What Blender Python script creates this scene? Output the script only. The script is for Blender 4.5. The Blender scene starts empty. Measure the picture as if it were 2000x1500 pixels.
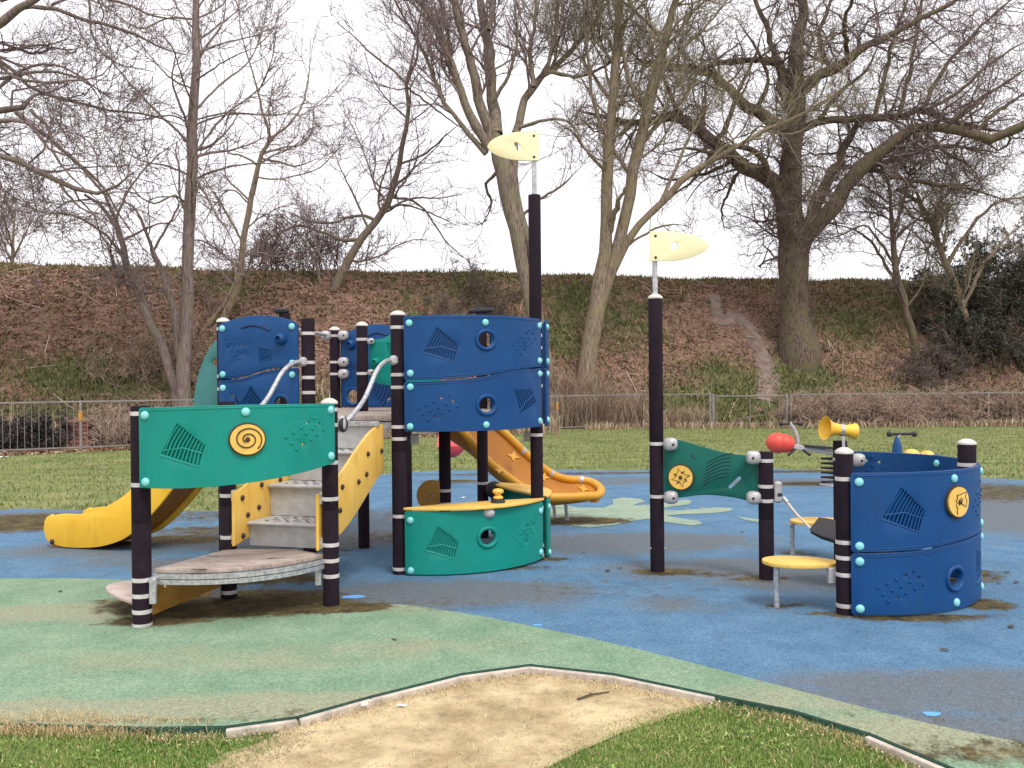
import bpy, bmesh, math, random
import numpy as np
from mathutils import Vector, Matrix

random.seed(7)
RNG = np.random.default_rng(11)
SC = bpy.context.scene
COL = SC.collection
PI = math.pi
V = Vector

# ------------------------------------------------------------------ camera
FPX = 1780.0
CAM_LOC = V((0, 0, 1.6))
cam_d = bpy.data.cameras.new('camera')
cam_d.sensor_width = 36.0
cam_d.lens = FPX / 2000 * 36
cam_d.clip_end = 800
cam = bpy.data.objects.new('camera', cam_d)
COL.objects.link(cam)
PITCH, ROLL = math.radians(0.16), math.radians(-0.52)
CAM_M = Matrix.Rotation(PI / 2 - PITCH, 3, 'X') @ Matrix.Rotation(ROLL, 3, 'Z')
cam.matrix_world = Matrix.Translation(CAM_LOC) @ CAM_M.to_4x4()
SC.camera = cam


def ray(px, py):
    return CAM_M @ V(((px - 1000) / FPX, -(py - 750) / FPX, -1.0))


def at(px, py, y):
    """point of the photograph at world depth y"""
    d = ray(px, py)
    return CAM_LOC + d * (y / d.y)


def gp(px, py, z=0.0):
    """point of the photograph on the level z"""
    d = ray(px, py)
    return CAM_LOC + d * ((z - CAM_LOC.z) / d.z)


# ------------------------------------------------------------------ terrain
def base_line(x):
    return 31.6 + 0.24 * x


def hill(x, y):
    """height of the embankment (numpy friendly)"""
    s = (y - base_line(x)) / 8.0
    s = np.clip(s, 0, 1.0)
    h = 6.62 * (s * 0.86 + 0.14 * (3 * s * s - 2 * s ** 3))
    h = h - 0.35 * np.exp(-((s - 1) / 0.12) ** 2)
    n = (np.sin(x * 0.9 + y * 0.4) * 0.10 + np.sin(x * 2.3 - y * 1.7 + 1.0) * 0.06
         + np.sin(x * 0.33 + 2) * 0.12)
    return h + n * np.clip(s * 5, 0, 1) * (1 - .65 * np.clip((s - .8) * 5, 0, 1)) - 0.03


def hp(px, py):
    """point of the photograph on the embankment"""
    d = ray(px, py)
    lo, hi = 24.0, 60.0
    for k in range(400):
        y = lo + (hi - lo) * k / 400
        p = CAM_LOC + d * (y / d.y)
        if p.z <= float(hill(p.x, p.y)):
            return p
    return CAM_LOC + d * (hi / d.y)


# ------------------------------------------------------------------ materials
def nodes_of(m):
    m.use_nodes = True
    return m.node_tree.nodes, m.node_tree.links


def mat(name, c1, c2=None, scale=6.0, rough=0.6, bump=0.0, bscale=80.0, metal=0.0,
        lo=0.35, hi=0.65, spec=0.5, detail=6.0, stretch=None, scuff=None, grime=0.0):
    m = bpy.data.materials.new(name)
    n, l = nodes_of(m)
    b = n['Principled BSDF']
    b.inputs['Roughness'].default_value = rough
    b.inputs['Metallic'].default_value = metal
    b.inputs['Specular IOR Level'].default_value = spec
    b.inputs['Base Color'].default_value = (*c1, 1)
    tc = n.new('ShaderNodeTexCoord')
    src = tc.outputs['Object']
    if stretch:
        mp = n.new('ShaderNodeMapping')
        mp.inputs['Scale'].default_value = stretch
        l.new(src, mp.inputs['Vector'])
        src = mp.outputs['Vector']
    if c2 is not None:
        t = n.new('ShaderNodeTexNoise')
        t.inputs['Scale'].default_value = scale
        t.inputs['Detail'].default_value = detail
        t.inputs['Roughness'].default_value = 0.65
        l.new(src, t.inputs['Vector'])
        r = n.new('ShaderNodeValToRGB')
        r.color_ramp.elements[0].position = lo
        r.color_ramp.elements[1].position = hi
        r.color_ramp.elements[0].color = (*c1, 1)
        r.color_ramp.elements[1].color = (*c2, 1)
        l.new(t.outputs['Fac'], r.inputs['Fac'])
        l.new(r.outputs['Color'], b.inputs['Base Color'])
        rr = n.new('ShaderNodeMapRange')
        rr.inputs['To Min'].default_value = rough - 0.08
        rr.inputs['To Max'].default_value = min(1, rough + 0.12)
        l.new(t.outputs['Fac'], rr.inputs['Value'])
        l.new(rr.outputs['Result'], b.inputs['Roughness'])
    if scuff or grime:
        col = b.inputs['Base Color'].links[0].from_socket

        def layer(col, mapping, scale, a0, a1, amount, tint):
            mp2 = n.new('ShaderNodeMapping'); mp2.inputs['Scale'].default_value = mapping
            mp2.inputs['Rotation'].default_value = (.3, .5, .2)
            l.new(src, mp2.inputs['Vector'])
            t3 = n.new('ShaderNodeTexNoise'); t3.inputs['Scale'].default_value = scale; t3.inputs['Detail'].default_value = 8; t3.inputs['Roughness'].default_value = .7
            l.new(mp2.outputs['Vector'], t3.inputs['Vector'])
            r3 = n.new('ShaderNodeMapRange'); r3.inputs['From Min'].default_value = a0; r3.inputs['From Max'].default_value = a1
            r3.inputs['To Max'].default_value = amount
            l.new(t3.outputs['Fac'], r3.inputs['Value'])
            x = n.new('ShaderNodeMix'); x.data_type = 'RGBA'
            l.new(r3.outputs['Result'], x.inputs['Factor']); l.new(col, x.inputs[6]); x.inputs[7].default_value = (*tint, 1)
            return x.outputs[2]
        if scuff:
            col = layer(col, (1, 1, 6), 14, .60, .74, .30, scuff)
            col = layer(col, (5, 5, 1), 9, .62, .74, .22, scuff)
        if grime:
            col = layer(col, (3, 3, .8), 3.2, .50, .72, grime, (.06, .05, .035))
        l.new(col, b.inputs['Base Color'])
    if bump:
        t2 = n.new('ShaderNodeTexNoise')
        t2.inputs['Scale'].default_value = bscale
        t2.inputs['Detail'].default_value = 3
        l.new(src, t2.inputs['Vector'])
        bp = n.new('ShaderNodeBump')
        bp.inputs['Strength'].default_value = bump
        bp.inputs['Distance'].default_value = 0.01
        l.new(t2.outputs['Fac'], bp.inputs['Height'])
        l.new(bp.outputs['Normal'], b.inputs['Normal'])
    return m


def island_mat(name, cols, rough=0.8, trans=0.0, spec=0.2, tint=False):
    """every blade / leaf its own tint out of a list"""
    m = bpy.data.materials.new(name)
    n, l = nodes_of(m)
    b = n['Principled BSDF']
    b.inputs['Roughness'].default_value = rough
    b.inputs['Specular IOR Level'].default_value = spec
    g = n.new('ShaderNodeNewGeometry')
    r = n.new('ShaderNodeValToRGB')
    e = r.color_ramp.elements
    while len(e) < len(cols):
        e.new(0.5)
    for i, c in enumerate(cols):
        e[i].position = i / (len(cols) - 1)
        e[i].color = (*c, 1)
    l.new(g.outputs['Random Per Island'], r.inputs['Fac'])
    out = r.outputs['Color']
    if tint:                     # patches of drier and greener growth
        tc = n.new('ShaderNodeTexCoord')
        t = n.new('ShaderNodeTexNoise'); t.inputs['Scale'].default_value = 1.3; t.inputs['Detail'].default_value = 6; t.inputs['Roughness'].default_value = .65
        l.new(tc.outputs['Object'], t.inputs['Vector'])
        q = n.new('ShaderNodeValToRGB')
        q.color_ramp.elements[0].position = .36; q.color_ramp.elements[1].position = .64
        q.color_ramp.elements[0].color = (.72, .84, .68, 1); q.color_ramp.elements[1].color = (1.30, 1.10, 1.20, 1)
        l.new(t.outputs['Fac'], q.inputs['Fac'])
        x = n.new('ShaderNodeMix'); x.data_type = 'RGBA'; x.blend_type = 'MULTIPLY'; x.inputs['Factor'].default_value = 1.0
        l.new(out, x.inputs[6]); l.new(q.outputs['Color'], x.inputs[7])
        out = x.outputs[2]
    l.new(out, b.inputs['Base Color'])
    return m


def srgb(r, g, b, k=1.0):
    f = lambda c: ((c / 255 + 0.055) / 1.055) ** 2.4 if c > 10 else c / 255 / 12.92
    return (f(r) * k, f(g) * k, f(b) * k)


M = {}
M['blue'] = mat('moulded_blue_plastic', (0.001, 0.053, 0.190), (0.002, 0.064, 0.216), 3.0, 0.46, 0.10, 260, spec=.35, scuff=(.06, .18, .38), grime=.12)
M['teal'] = mat('moulded_teal_plastic', (0.001, 0.235, 0.190), (0.002, 0.27, 0.220), 2.5, 0.46, 0.10, 260, spec=.35, scuff=(.09, .38, .34), grime=.12)
M['green'] = mat('dark_green_board', (0.001, 0.105, 0.08), (0.003, 0.125, 0.098), 3.0, 0.5, 0.06, 300, spec=.3, scuff=(.06, .22, .19), grime=.12)
M['shield'] = mat('faded_green_board', (0.035, 0.18, 0.18), (0.05, 0.22, 0.21), 3.0, 0.5)
M['groove'] = mat('dark_core_layer', (0.004, 0.03, 0.03), None, rough=0.6)
M['blue_groove'] = mat('dark_blue_core', (0.004, 0.02, 0.09), None, rough=0.6)
M['post'] = mat('dark_rubber_sleeve', (0.013, 0.007, 0.013), (0.021, 0.012, 0.021), 9.0, 0.85, 0.25, 220, spec=.2, scuff=(.06, .048, .055), grime=.15)
M['band'] = mat('pale_clamp_band', (0.52, 0.48, 0.475), (0.68, 0.64, 0.63), 20, 0.4, grime=.35)
M['cap'] = mat('pale_cap', (0.56, 0.52, 0.47), (0.72, 0.68, 0.62), 14, 0.5)
M['bolt'] = mat('pale_aqua_plastic', (0.20, 0.62, 0.64), (0.30, 0.70, 0.72), 12, 0.4)
M['yellow'] = mat('yellow_board', (0.84, 0.49, 0.085), (0.90, 0.58, 0.14), 4.0, 0.45, 0.05, 200, grime=.22)
M['slide_yellow'] = mat('bright_yellow_board', (0.90, 0.50, 0.024), (0.94, 0.56, 0.045), 3.0, 0.4, 0.04, 200, scuff=(.75, .5, .15), grime=.20)
M['pale_yellow'] = mat('faded_yellow_board', (0.86, 0.77, 0.44), (0.90, 0.83, 0.54), 5.0, 0.55)
M['orange'] = mat('orange_plastic', (0.62, 0.28, 0.015), (0.72, 0.36, 0.035), 2.5, 0.38, 0.05, 150)
M['orange_deep'] = mat('deep_orange_plastic', (0.40, 0.145, 0.008), (0.50, 0.20, 0.014), 2.5, 0.42, 0.05, 150)
M['ochre_bright'] = mat('bright_ochre_plastic', (0.62, 0.29, 0.02), (0.70, 0.36, 0.035), 5, 0.45)
M['pale_wood'] = mat('pale_weathered_board', (0.42, 0.32, 0.27), (0.56, 0.46, 0.41), 9.0, 0.8, 0.3, 60)
M['brown_bed'] = mat('brown_slide_bed', (0.30, 0.10, 0.02), (0.42, 0.16, 0.03), 5, 0.4)
M['ochre'] = mat('ochre_board', (0.36, 0.17, 0.025), (0.46, 0.24, 0.04), 6, 0.5)
M['steel'] = mat('galvanised_steel', (0.40, 0.40, 0.42), (0.62, 0.62, 0.64), 35, 0.38, metal=0.55, lo=0.4, hi=0.6)
M['plate'] = mat('dull_steel_plate', (0.40, 0.395, 0.40), (0.56, 0.555, 0.56), 14, 0.55, metal=0.25, lo=0.3, hi=0.7)
M['clamp'] = mat('cast_grey_clamp', (0.42, 0.40, 0.41), (0.58, 0.56, 0.57), 25, 0.45, metal=0.3)
M['dark'] = mat('dark_rubber', (0.018, 0.016, 0.020), (0.03, 0.027, 0.03), 15, 0.65)
M['brown'] = mat('brown_plug', (0.045, 0.022, 0.018), None, rough=0.5)
M['rim'] = mat('brown_rim', (0.06, 0.035, 0.02), None, rough=0.6)
M['wood'] = mat('weathered_board', (0.235, 0.175, 0.140), (0.46, 0.385, 0.335), 7.0, 0.8, 0.3, 60, stretch=(1, 4, 1))
M['red'] = mat('red_buoy_plastic', (0.70, 0.055, 0.035), (0.78, 0.085, 0.055), 4, 0.42)
M['pink'] = mat('faded_red_plastic', (0.72, 0.10, 0.11), (0.55, 0.05, 0.06), 4, 0.5)
M['rope'] = mat('pale_rope', (0.62, 0.50, 0.38), (0.75, 0.64, 0.52), 60, 0.8)
M['tape'] = mat('yellow_tape', (0.60, 0.30, 0.04), (0.42, 0.22, 0.05), 12, rough=0.7)
M['fence'] = mat('dull_galvanised_rail', (0.20, 0.175, 0.165), (0.31, 0.28, 0.27), 3, 0.75, spec=.25)


# ------------------------------------------------------------------ mesh builder
ROOT_LOC = {}


class MB:
    def __init__(self, xf=None):
        self.v, self.f, self.m = [], [], []
        self.xf = xf

    def add(self, vs, fs, mi=0):
        o = len(self.v)
        self.v += [V(p) for p in vs]
        self.f += [[i + o for i in f] for f in fs]
        self.m += [mi] * len(fs)

    def box(self, c, sx, sy, sz, ax=None, mi=0, bev=0.0):
        c = V(c)
        a = ax or (V((1, 0, 0)), V((0, 1, 0)), V((0, 0, 1)))
        if bev <= 0:
            vs = [c + a[0] * (i * sx / 2) + a[1] * (j * sy / 2) + a[2] * (k * sz / 2)
                  for i in (-1, 1) for j in (-1, 1) for k in (-1, 1)]
            self.add(vs, [[0, 1, 3, 2], [4, 6, 7, 5], [0, 4, 5, 1], [2, 3, 7, 6], [0, 2, 6, 4], [1, 5, 7, 3]], mi)
        else:
            b = bev
            vs, rings = [], []
            for (z, ins) in ((-sz / 2, b), (-sz / 2 + b, 0), (sz / 2 - b, 0), (sz / 2, b)):
                w, h = sx / 2 - ins, sy / 2 - ins
                q = b * 0.7
                ring = [(-w + q, -h), (w - q, -h), (w, -h + q), (w, h - q), (w - q, h), (-w + q, h), (-w, h - q), (-w, -h + q)]
                vs += [c + a[0] * x + a[1] * y + a[2] * z for x, y in ring]
            fs = [[7, 6, 5, 4, 3, 2, 1, 0], [24 + i for i in range(8)]]
            for k in range(3):
                for i in range(8):
                    j = (i + 1) % 8
                    fs.append([k * 8 + i, k * 8 + j, k * 8 + 8 + j, k * 8 + 8 + i])
            self.add(vs, fs, mi)

    def bar(self, p, q, w, h, up=(0, 0, 1), mi=0, bev=0.0):
        p, q = V(p), V(q)
        d = (q - p)
        L = d.length
        d.normalize()
        s = d.cross(V(up)).normalized()
        u = s.cross(d).normalized()
        self.box((p + q) / 2, w, h, L, (s, u, d), mi, bev)

    def tube(self, pts, r, n=12, caps=True, mi=0, closed=False):
        pts = [V(p) for p in pts]
        K = len(pts)
        rr = r if isinstance(r, (list, tuple)) else [r] * K
        vs = []
        t0 = (pts[1] - pts[0]).normalized()
        ref = V((0, 0, 1)) if abs(t0.z) < 0.9 else V((1, 0, 0))
        side = t0.cross(ref).normalized()
        for i, p in enumerate(pts):
            if closed:
                t = (pts[(i + 1) % K] - pts[i - 1]).normalized()
            else:
                t = (pts[min(i + 1, K - 1)] - pts[max(i - 1, 0)]).normalized()
            side = (side - t * side.dot(t)).normalized()
            up = t.cross(side)
            vs += [p + (side * math.cos(2 * PI * k / n) + up * math.sin(2 * PI * k / n)) * rr[i] for k in range(n)]
        fs = []
        for i in range(K if closed else K - 1):
            a, b = i * n, ((i + 1) % K) * n
            fs += [[a + k, a + (k + 1) % n, b + (k + 1) % n, b + k] for k in range(n)]
        if caps and not closed:
            fs += [list(range(n))[::-1], [(K - 1) * n + k for k in range(n)]]
        self.add(vs, fs, mi)

    def lathe(self, prof, n=20, c=(0, 0, 0), ax=None, mi=0):
        """prof: (radius, height) from bottom to top round axis ax[2]"""
        c = V(c)
        a = ax or (V((1, 0, 0)), V((0, 1, 0)), V((0, 0, 1)))
        vs, fs = [], []
        for r, h in prof:
            vs += [c + a[2] * h + (a[0] * math.cos(2 * PI * k / n) + a[1] * math.sin(2 * PI * k / n)) * max(r, 1e-4) for k in range(n)]
        for i in range(len(prof) - 1):
            fs += [[i * n + k, i * n + (k + 1) % n, (i + 1) * n + (k + 1) % n, (i + 1) * n + k] for k in range(n)]
        fs += [list(range(n))[::-1], [(len(prof) - 1) * n + k for k in range(n)]]
        self.add(vs, fs, mi)

    def prism(self, poly, d0, d1, fn, mi=0):
        """closed 2-D outline pushed from d0 to d1; fn(x, y, d) gives the point"""
        n = len(poly)
        vs = [V(fn(x, y, d0)) for x, y in poly] + [V(fn(x, y, d1)) for x, y in poly]
        fs = [list(range(n))[::-1], list(range(n, 2 * n))]
        fs += [[i, (i + 1) % n, n + (i + 1) % n, n + i] for i in range(n)]
        self.add(vs, fs, mi)

    def ball(self, c, r, nu=14, nv=8, ax=None, mi=0, p=1.0):
        c = V(c)
        r = r if isinstance(r, (list, tuple)) else (r, r, r)
        a = ax or (V((1, 0, 0)), V((0, 1, 0)), V((0, 0, 1)))
        sg = lambda x: math.copysign(abs(x) ** p, x)
        vs, fs = [], []
        for i in range(nv + 1):
            th = -PI / 2 + PI * i / nv
            for k in range(nu):
                ph = 2 * PI * k / nu
                ct = sg(math.cos(th)) if 0 < i < nv else 1e-3
                x, y, z = ct * sg(math.cos(ph)), ct * sg(math.sin(ph)), sg(math.sin(th))
                vs.append(c + a[0] * x * r[0] + a[1] * y * r[1] + a[2] * z * r[2])
        for i in range(nv):
            fs += [[i * nu + k, i * nu + (k + 1) % nu, (i + 1) * nu + (k + 1) % nu, (i + 1) * nu + k] for k in range(nu)]
        fs += [list(range(nu))[::-1], [nv * nu + k for k in range(nu)]]
        self.add(vs, fs, mi)

    def obj(self, name, mats, parent=None, smooth=35, label=None):
        vs = [self.xf(p) for p in self.v] if self.xf else self.v
        off = V((0, 0, 0))
        p = parent
        while p is not None and p.parent is not None:
            p = p.parent
        if p is not None:
            off = ROOT_LOC.get(p.name, V((0, 0, 0)))
        me = bpy.data.meshes.new(name)
        me.from_pydata([tuple(q - off) for q in vs], [], self.f)
        for m in (mats if isinstance(mats, (list, tuple)) else [mats]):
            me.materials.append(M[m] if isinstance(m, str) else m)
        me.polygons.foreach_set('material_index', self.m)
        finish(me, smooth)
        o = bpy.data.objects.new(name, me)
        COL.objects.link(o)
        if parent is not None:
            o.parent = parent
        if label:
            o['label'] = label
        return o


def finish(me, smooth=35, normals=True):
    if normals:
        b = bmesh.new()
        b.from_mesh(me)
        bmesh.ops.recalc_face_normals(b, faces=b.faces)
        b.to_mesh(me)
        b.free()
    if smooth:
        me.polygons.foreach_set('use_smooth', [True] * len(me.polygons))
        me.set_sharp_from_angle(angle=math.radians(smooth))
    me.update()


def thing(name, label, cat, loc, group=None):
    o = bpy.data.objects.new(name, None)
    COL.objects.link(o)
    o.empty_display_size = 0.2
    o.location = loc
    o['label'], o['category'] = label, cat
    if group:
        o['group'] = group
    ROOT_LOC[o.name] = V(loc)
    return o


def tag(o, label=None, cat=None, group=None, kind=None):
    for k, v in (('label', label), ('category', cat), ('group', group), ('kind', kind)):
        if v:
            o[k] = v
    return o


def np_mesh(name, verts, faces, material, parent=None, smooth=False):
    """big meshes straight from arrays; faces (n, k)"""
    me = bpy.data.meshes.new(name)
    off = np.zeros(3)
    p = parent
    while p is not None and p.parent is not None:
        p = p.parent
    if p is not None:
        off = np.array(ROOT_LOC.get(p.name, V((0, 0, 0))))
    verts = np.ascontiguousarray(verts.reshape(-1, 3) - off, dtype=np.float32)
    k = faces.shape[1]
    nf = len(faces)
    me.vertices.add(len(verts))
    me.vertices.foreach_set('co', verts.ravel())
    me.loops.add(nf * k)
    me.loops.foreach_set('vertex_index', np.ascontiguousarray(faces, dtype=np.int32).ravel())
    me.polygons.add(nf)
    me.polygons.foreach_set('loop_start', np.arange(0, nf * k, k, dtype=np.int32))
    me.polygons.foreach_set('loop_total', np.full(nf, k, dtype=np.int32))
    if smooth:
        me.polygons.foreach_set('use_smooth', np.ones(nf, dtype=bool))
    me.materials.append(M[material] if isinstance(material, str) else material)
    me.update(calc_edges=True)
    o = bpy.data.objects.new(name, me)
    COL.objects.link(o)
    if parent is not None:
        o.parent = parent
    return o


def smooth_path(pts, n=6):
    """Catmull-Rom through points"""
    pts = [V(p) for p in pts]
    P = [pts[0] * 2 - pts[1]] + pts + [pts[-1] * 2 - pts[-2]]
    out = []
    for i in range(1, len(P) - 2):
        a, b, c, d = P[i - 1:i + 3]
        for k in range(n):
            t = k / n
            out.append(0.5 * ((2 * b) + (c - a) * t + (2 * a - 5 * b + 4 * c - d) * t * t + (3 * b - a - 3 * c + d) * t ** 3))
    out.append(pts[-1])
    return out


def interp(xs, ys, x):
    """smooth profile through samples"""
    if x <= xs[0]:
        return ys[0]
    for i in range(len(xs) - 1):
        if x <= xs[i + 1]:
            t = (x - xs[i]) / (xs[i + 1] - xs[i])
            m0 = (ys[i + 1] - ys[i - 1]) / (xs[i + 1] - xs[i - 1]) if i > 0 else (ys[1] - ys[0]) / (xs[1] - xs[0])
            m1 = (ys[i + 2] - ys[i]) / (xs[i + 2] - xs[i]) if i + 2 < len(xs) else (ys[-1] - ys[-2]) / (xs[-1] - xs[-2])
            h = xs[i + 1] - xs[i]
            return ((2 * t ** 3 - 3 * t * t + 1) * ys[i] + (t ** 3 - 2 * t * t + t) * h * m0
                    + (-2 * t ** 3 + 3 * t * t) * ys[i + 1] + (t ** 3 - t * t) * h * m1)
    return ys[-1]
# ------------------------------------------------------------------ play equipment helpers
def P2(x, y):
    return V((x, y, 0))


def arc_map(A, B, bulge, off):
    A, B = V((A[0], A[1])), V((B[0], B[1]))
    c = (B - A).length
    d = (B - A) / c
    n = V((d.y, -d.x))
    if abs(bulge) < 1e-6:
        def fn(s, z, dd):
            p = A + d * s + n * (off + dd)
            return V((p.x, p.y, z))
        return c, fn
    R = (c * c / 4 + bulge * bulge) / (2 * bulge)
    ctr = (A + B) / 2 - n * (R - bulge)
    half = math.asin(c / 2 / R)

    def fn(s, z, dd):
        ph = -half + s / R
        p = ctr + (n * math.cos(ph) + d * math.sin(ph)) * (R + off + dd)
        return V((p.x, p.y, z))
    return 2 * half * R, fn


FAN = [(-.03, .147), (.13, .003), (.095, -.13), (-.13, -.05)]
DOTS = [((j - 1) * .028 + (2 - i) * .05, -(j - 1) * .041 - (i - 2) * -.023 * -1) for j in range(3) for i in range(5)]
DOT_HOLES = {1, 5, 13}


def rot2(p, a, k=1.0, fx=1):
    x, y = p[0] * fx * k, p[1] * k
    return (x * math.cos(a) - y * math.sin(a), x * math.sin(a) + y * math.cos(a))


def fill_shape(outlines, t, bev=0.004):
    cu = bpy.data.curves.new('outline', 'CURVE')
    cu.dimensions = '2D'
    cu.fill_mode = 'BOTH'
    cu.extrude = max(t / 2 - bev, 0.0005)
    cu.bevel_depth = bev
    cu.bevel_resolution = 1
    cu.offset = -bev
    for pts in outlines:
        sp = cu.splines.new('POLY')
        sp.points.add(len(pts) - 1)
        for q, (x, y) in zip(sp.points, pts):
            q.co = (x, y, 0, 1)
        sp.use_cyclic_u = True
    o = bpy.data.objects.new('outline', cu)
    COL.objects.link(o)
    dg = bpy.context.evaluated_depsgraph_get()
    me = bpy.data.meshes.new_from_object(o.evaluated_get(dg))
    bpy.data.objects.remove(o)
    bpy.data.curves.remove(cu)
    b = bmesh.new()
    b.from_mesh(me)
    bmesh.ops.remove_doubles(b, verts=b.verts, dist=1e-4)
    bpy.data.meshes.remove(me)
    return b


def shape_obj(name, outlines, t, fn, material, parent, step=None, bev=0.004, label=None):
    """flat board with holes, bent along fn"""
    b = fill_shape(outlines, t, bev)
    if step:
        xs = [v.co.x for v in b.verts]
        x = min(xs) + step
        while x < max(xs) - 1e-3:
            bmesh.ops.bisect_plane(b, geom=b.verts[:] + b.edges[:] + b.faces[:], plane_co=(x, 0, 0), plane_no=(1, 0, 0))
            x += step
    r = parent
    while r.parent is not None:
        r = r.parent
    off = ROOT_LOC[r.name]
    for v in b.verts:
        v.co = fn(v.co.x, v.co.y, v.co.z) - off
    me = bpy.data.meshes.new(name)
    bmesh.ops.recalc_face_normals(b, faces=b.faces)
    b.to_mesh(me)
    b.free()
    me.materials.append(M[material])
    finish(me, 30, False)
    o = bpy.data.objects.new(name, me)
    COL.objects.link(o)
    o.parent = parent
    if label:
        o['label'] = label
    return o


def circle2(cx, cy, r, n=28):
    return [(cx + r * math.cos(2 * PI * k / n), cy + r * math.sin(2 * PI * k / n)) for k in range(n)]


def disc_obj(parent, fn, s, z, r, kind, d0):
    """round yellow play disc with an engraved figure on a brown backing"""
    b = MB()
    n = 36
    put = lambda x, y, d: fn(s + x, z + y, d)
    b.prism(circle2(0, 0, r + .007, n), d0, d0 + .016, put, 1)
    rings = [(r, .014), (r, .022), (r - .006, .028), (.02, .028)]
    b.prism(circle2(0, 0, r - .004, n), d0 + .0161, d0 + .028, put, 0)
    line = lambda pts, w=.0042: b.tube([put(x, y, d0 + .0285) for x, y in pts], w, 5, True, 1)
    if kind == 'spiral':
        sp_ = lambda t: (.020 + .0058 * t)
        line([(sp_(t) * math.cos(t + 2.2), -sp_(t) * math.sin(t + 2.2)) for t in np.linspace(0, 11.2, 90)], .0050)
    elif kind == 'sun':
        st = []
        for k in range(16):
            q = r * (.78 if k % 2 == 0 else .40)
            if k % 4 == 2:
                q = r * .60
            st.append((q * math.cos(2 * PI * k / 16 + .25), q * math.sin(2 * PI * k / 16 + .25)))
        line(st + st[:1], .003)
        for k in range(4):
            a = PI / 4 + k * PI / 2 + .25 + .1
            w = [(r * .34 * math.cos(a - .28), r * .34 * math.sin(a - .28)), (r * .62 * math.cos(a), r * .62 * math.sin(a)),
                 (r * .34 * math.cos(a + .28), r * .34 * math.sin(a + .28))]
            b.prism(w, d0 + .028, d0 + .0295, put, 1)
    else:
        wob = lambda pts: [(x * r, y * r) for x, y in pts]
        line(wob([(-.28, .45), (.15, .5), (.45, .58), (.72, .62), (.55, .3), (.72, 0), (.62, -.38), (.35, -.22), (.12, -.1)]), .003)
        line(wob([(-.28, .45), (-.2, .2), (-.38, .12), (-.25, -.05), (-.36, -.2), (-.2, -.4), (-.28, -.62), (-.2, -.8)]), .003)
        line(wob([(0, .1), (.15, .25), (.3, .12), (.1, -.02), (-.05, -.2)]), .003)
    pc = put(0, 0, d0 + .028)
    nn = (put(0, 0, d0 + .05) - pc).normalized()
    b.ball(pc, .017, 10, 6, None, 1)
    return b.obj('spinner_disc', ['yellow', 'rim'], parent, 40)


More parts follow.
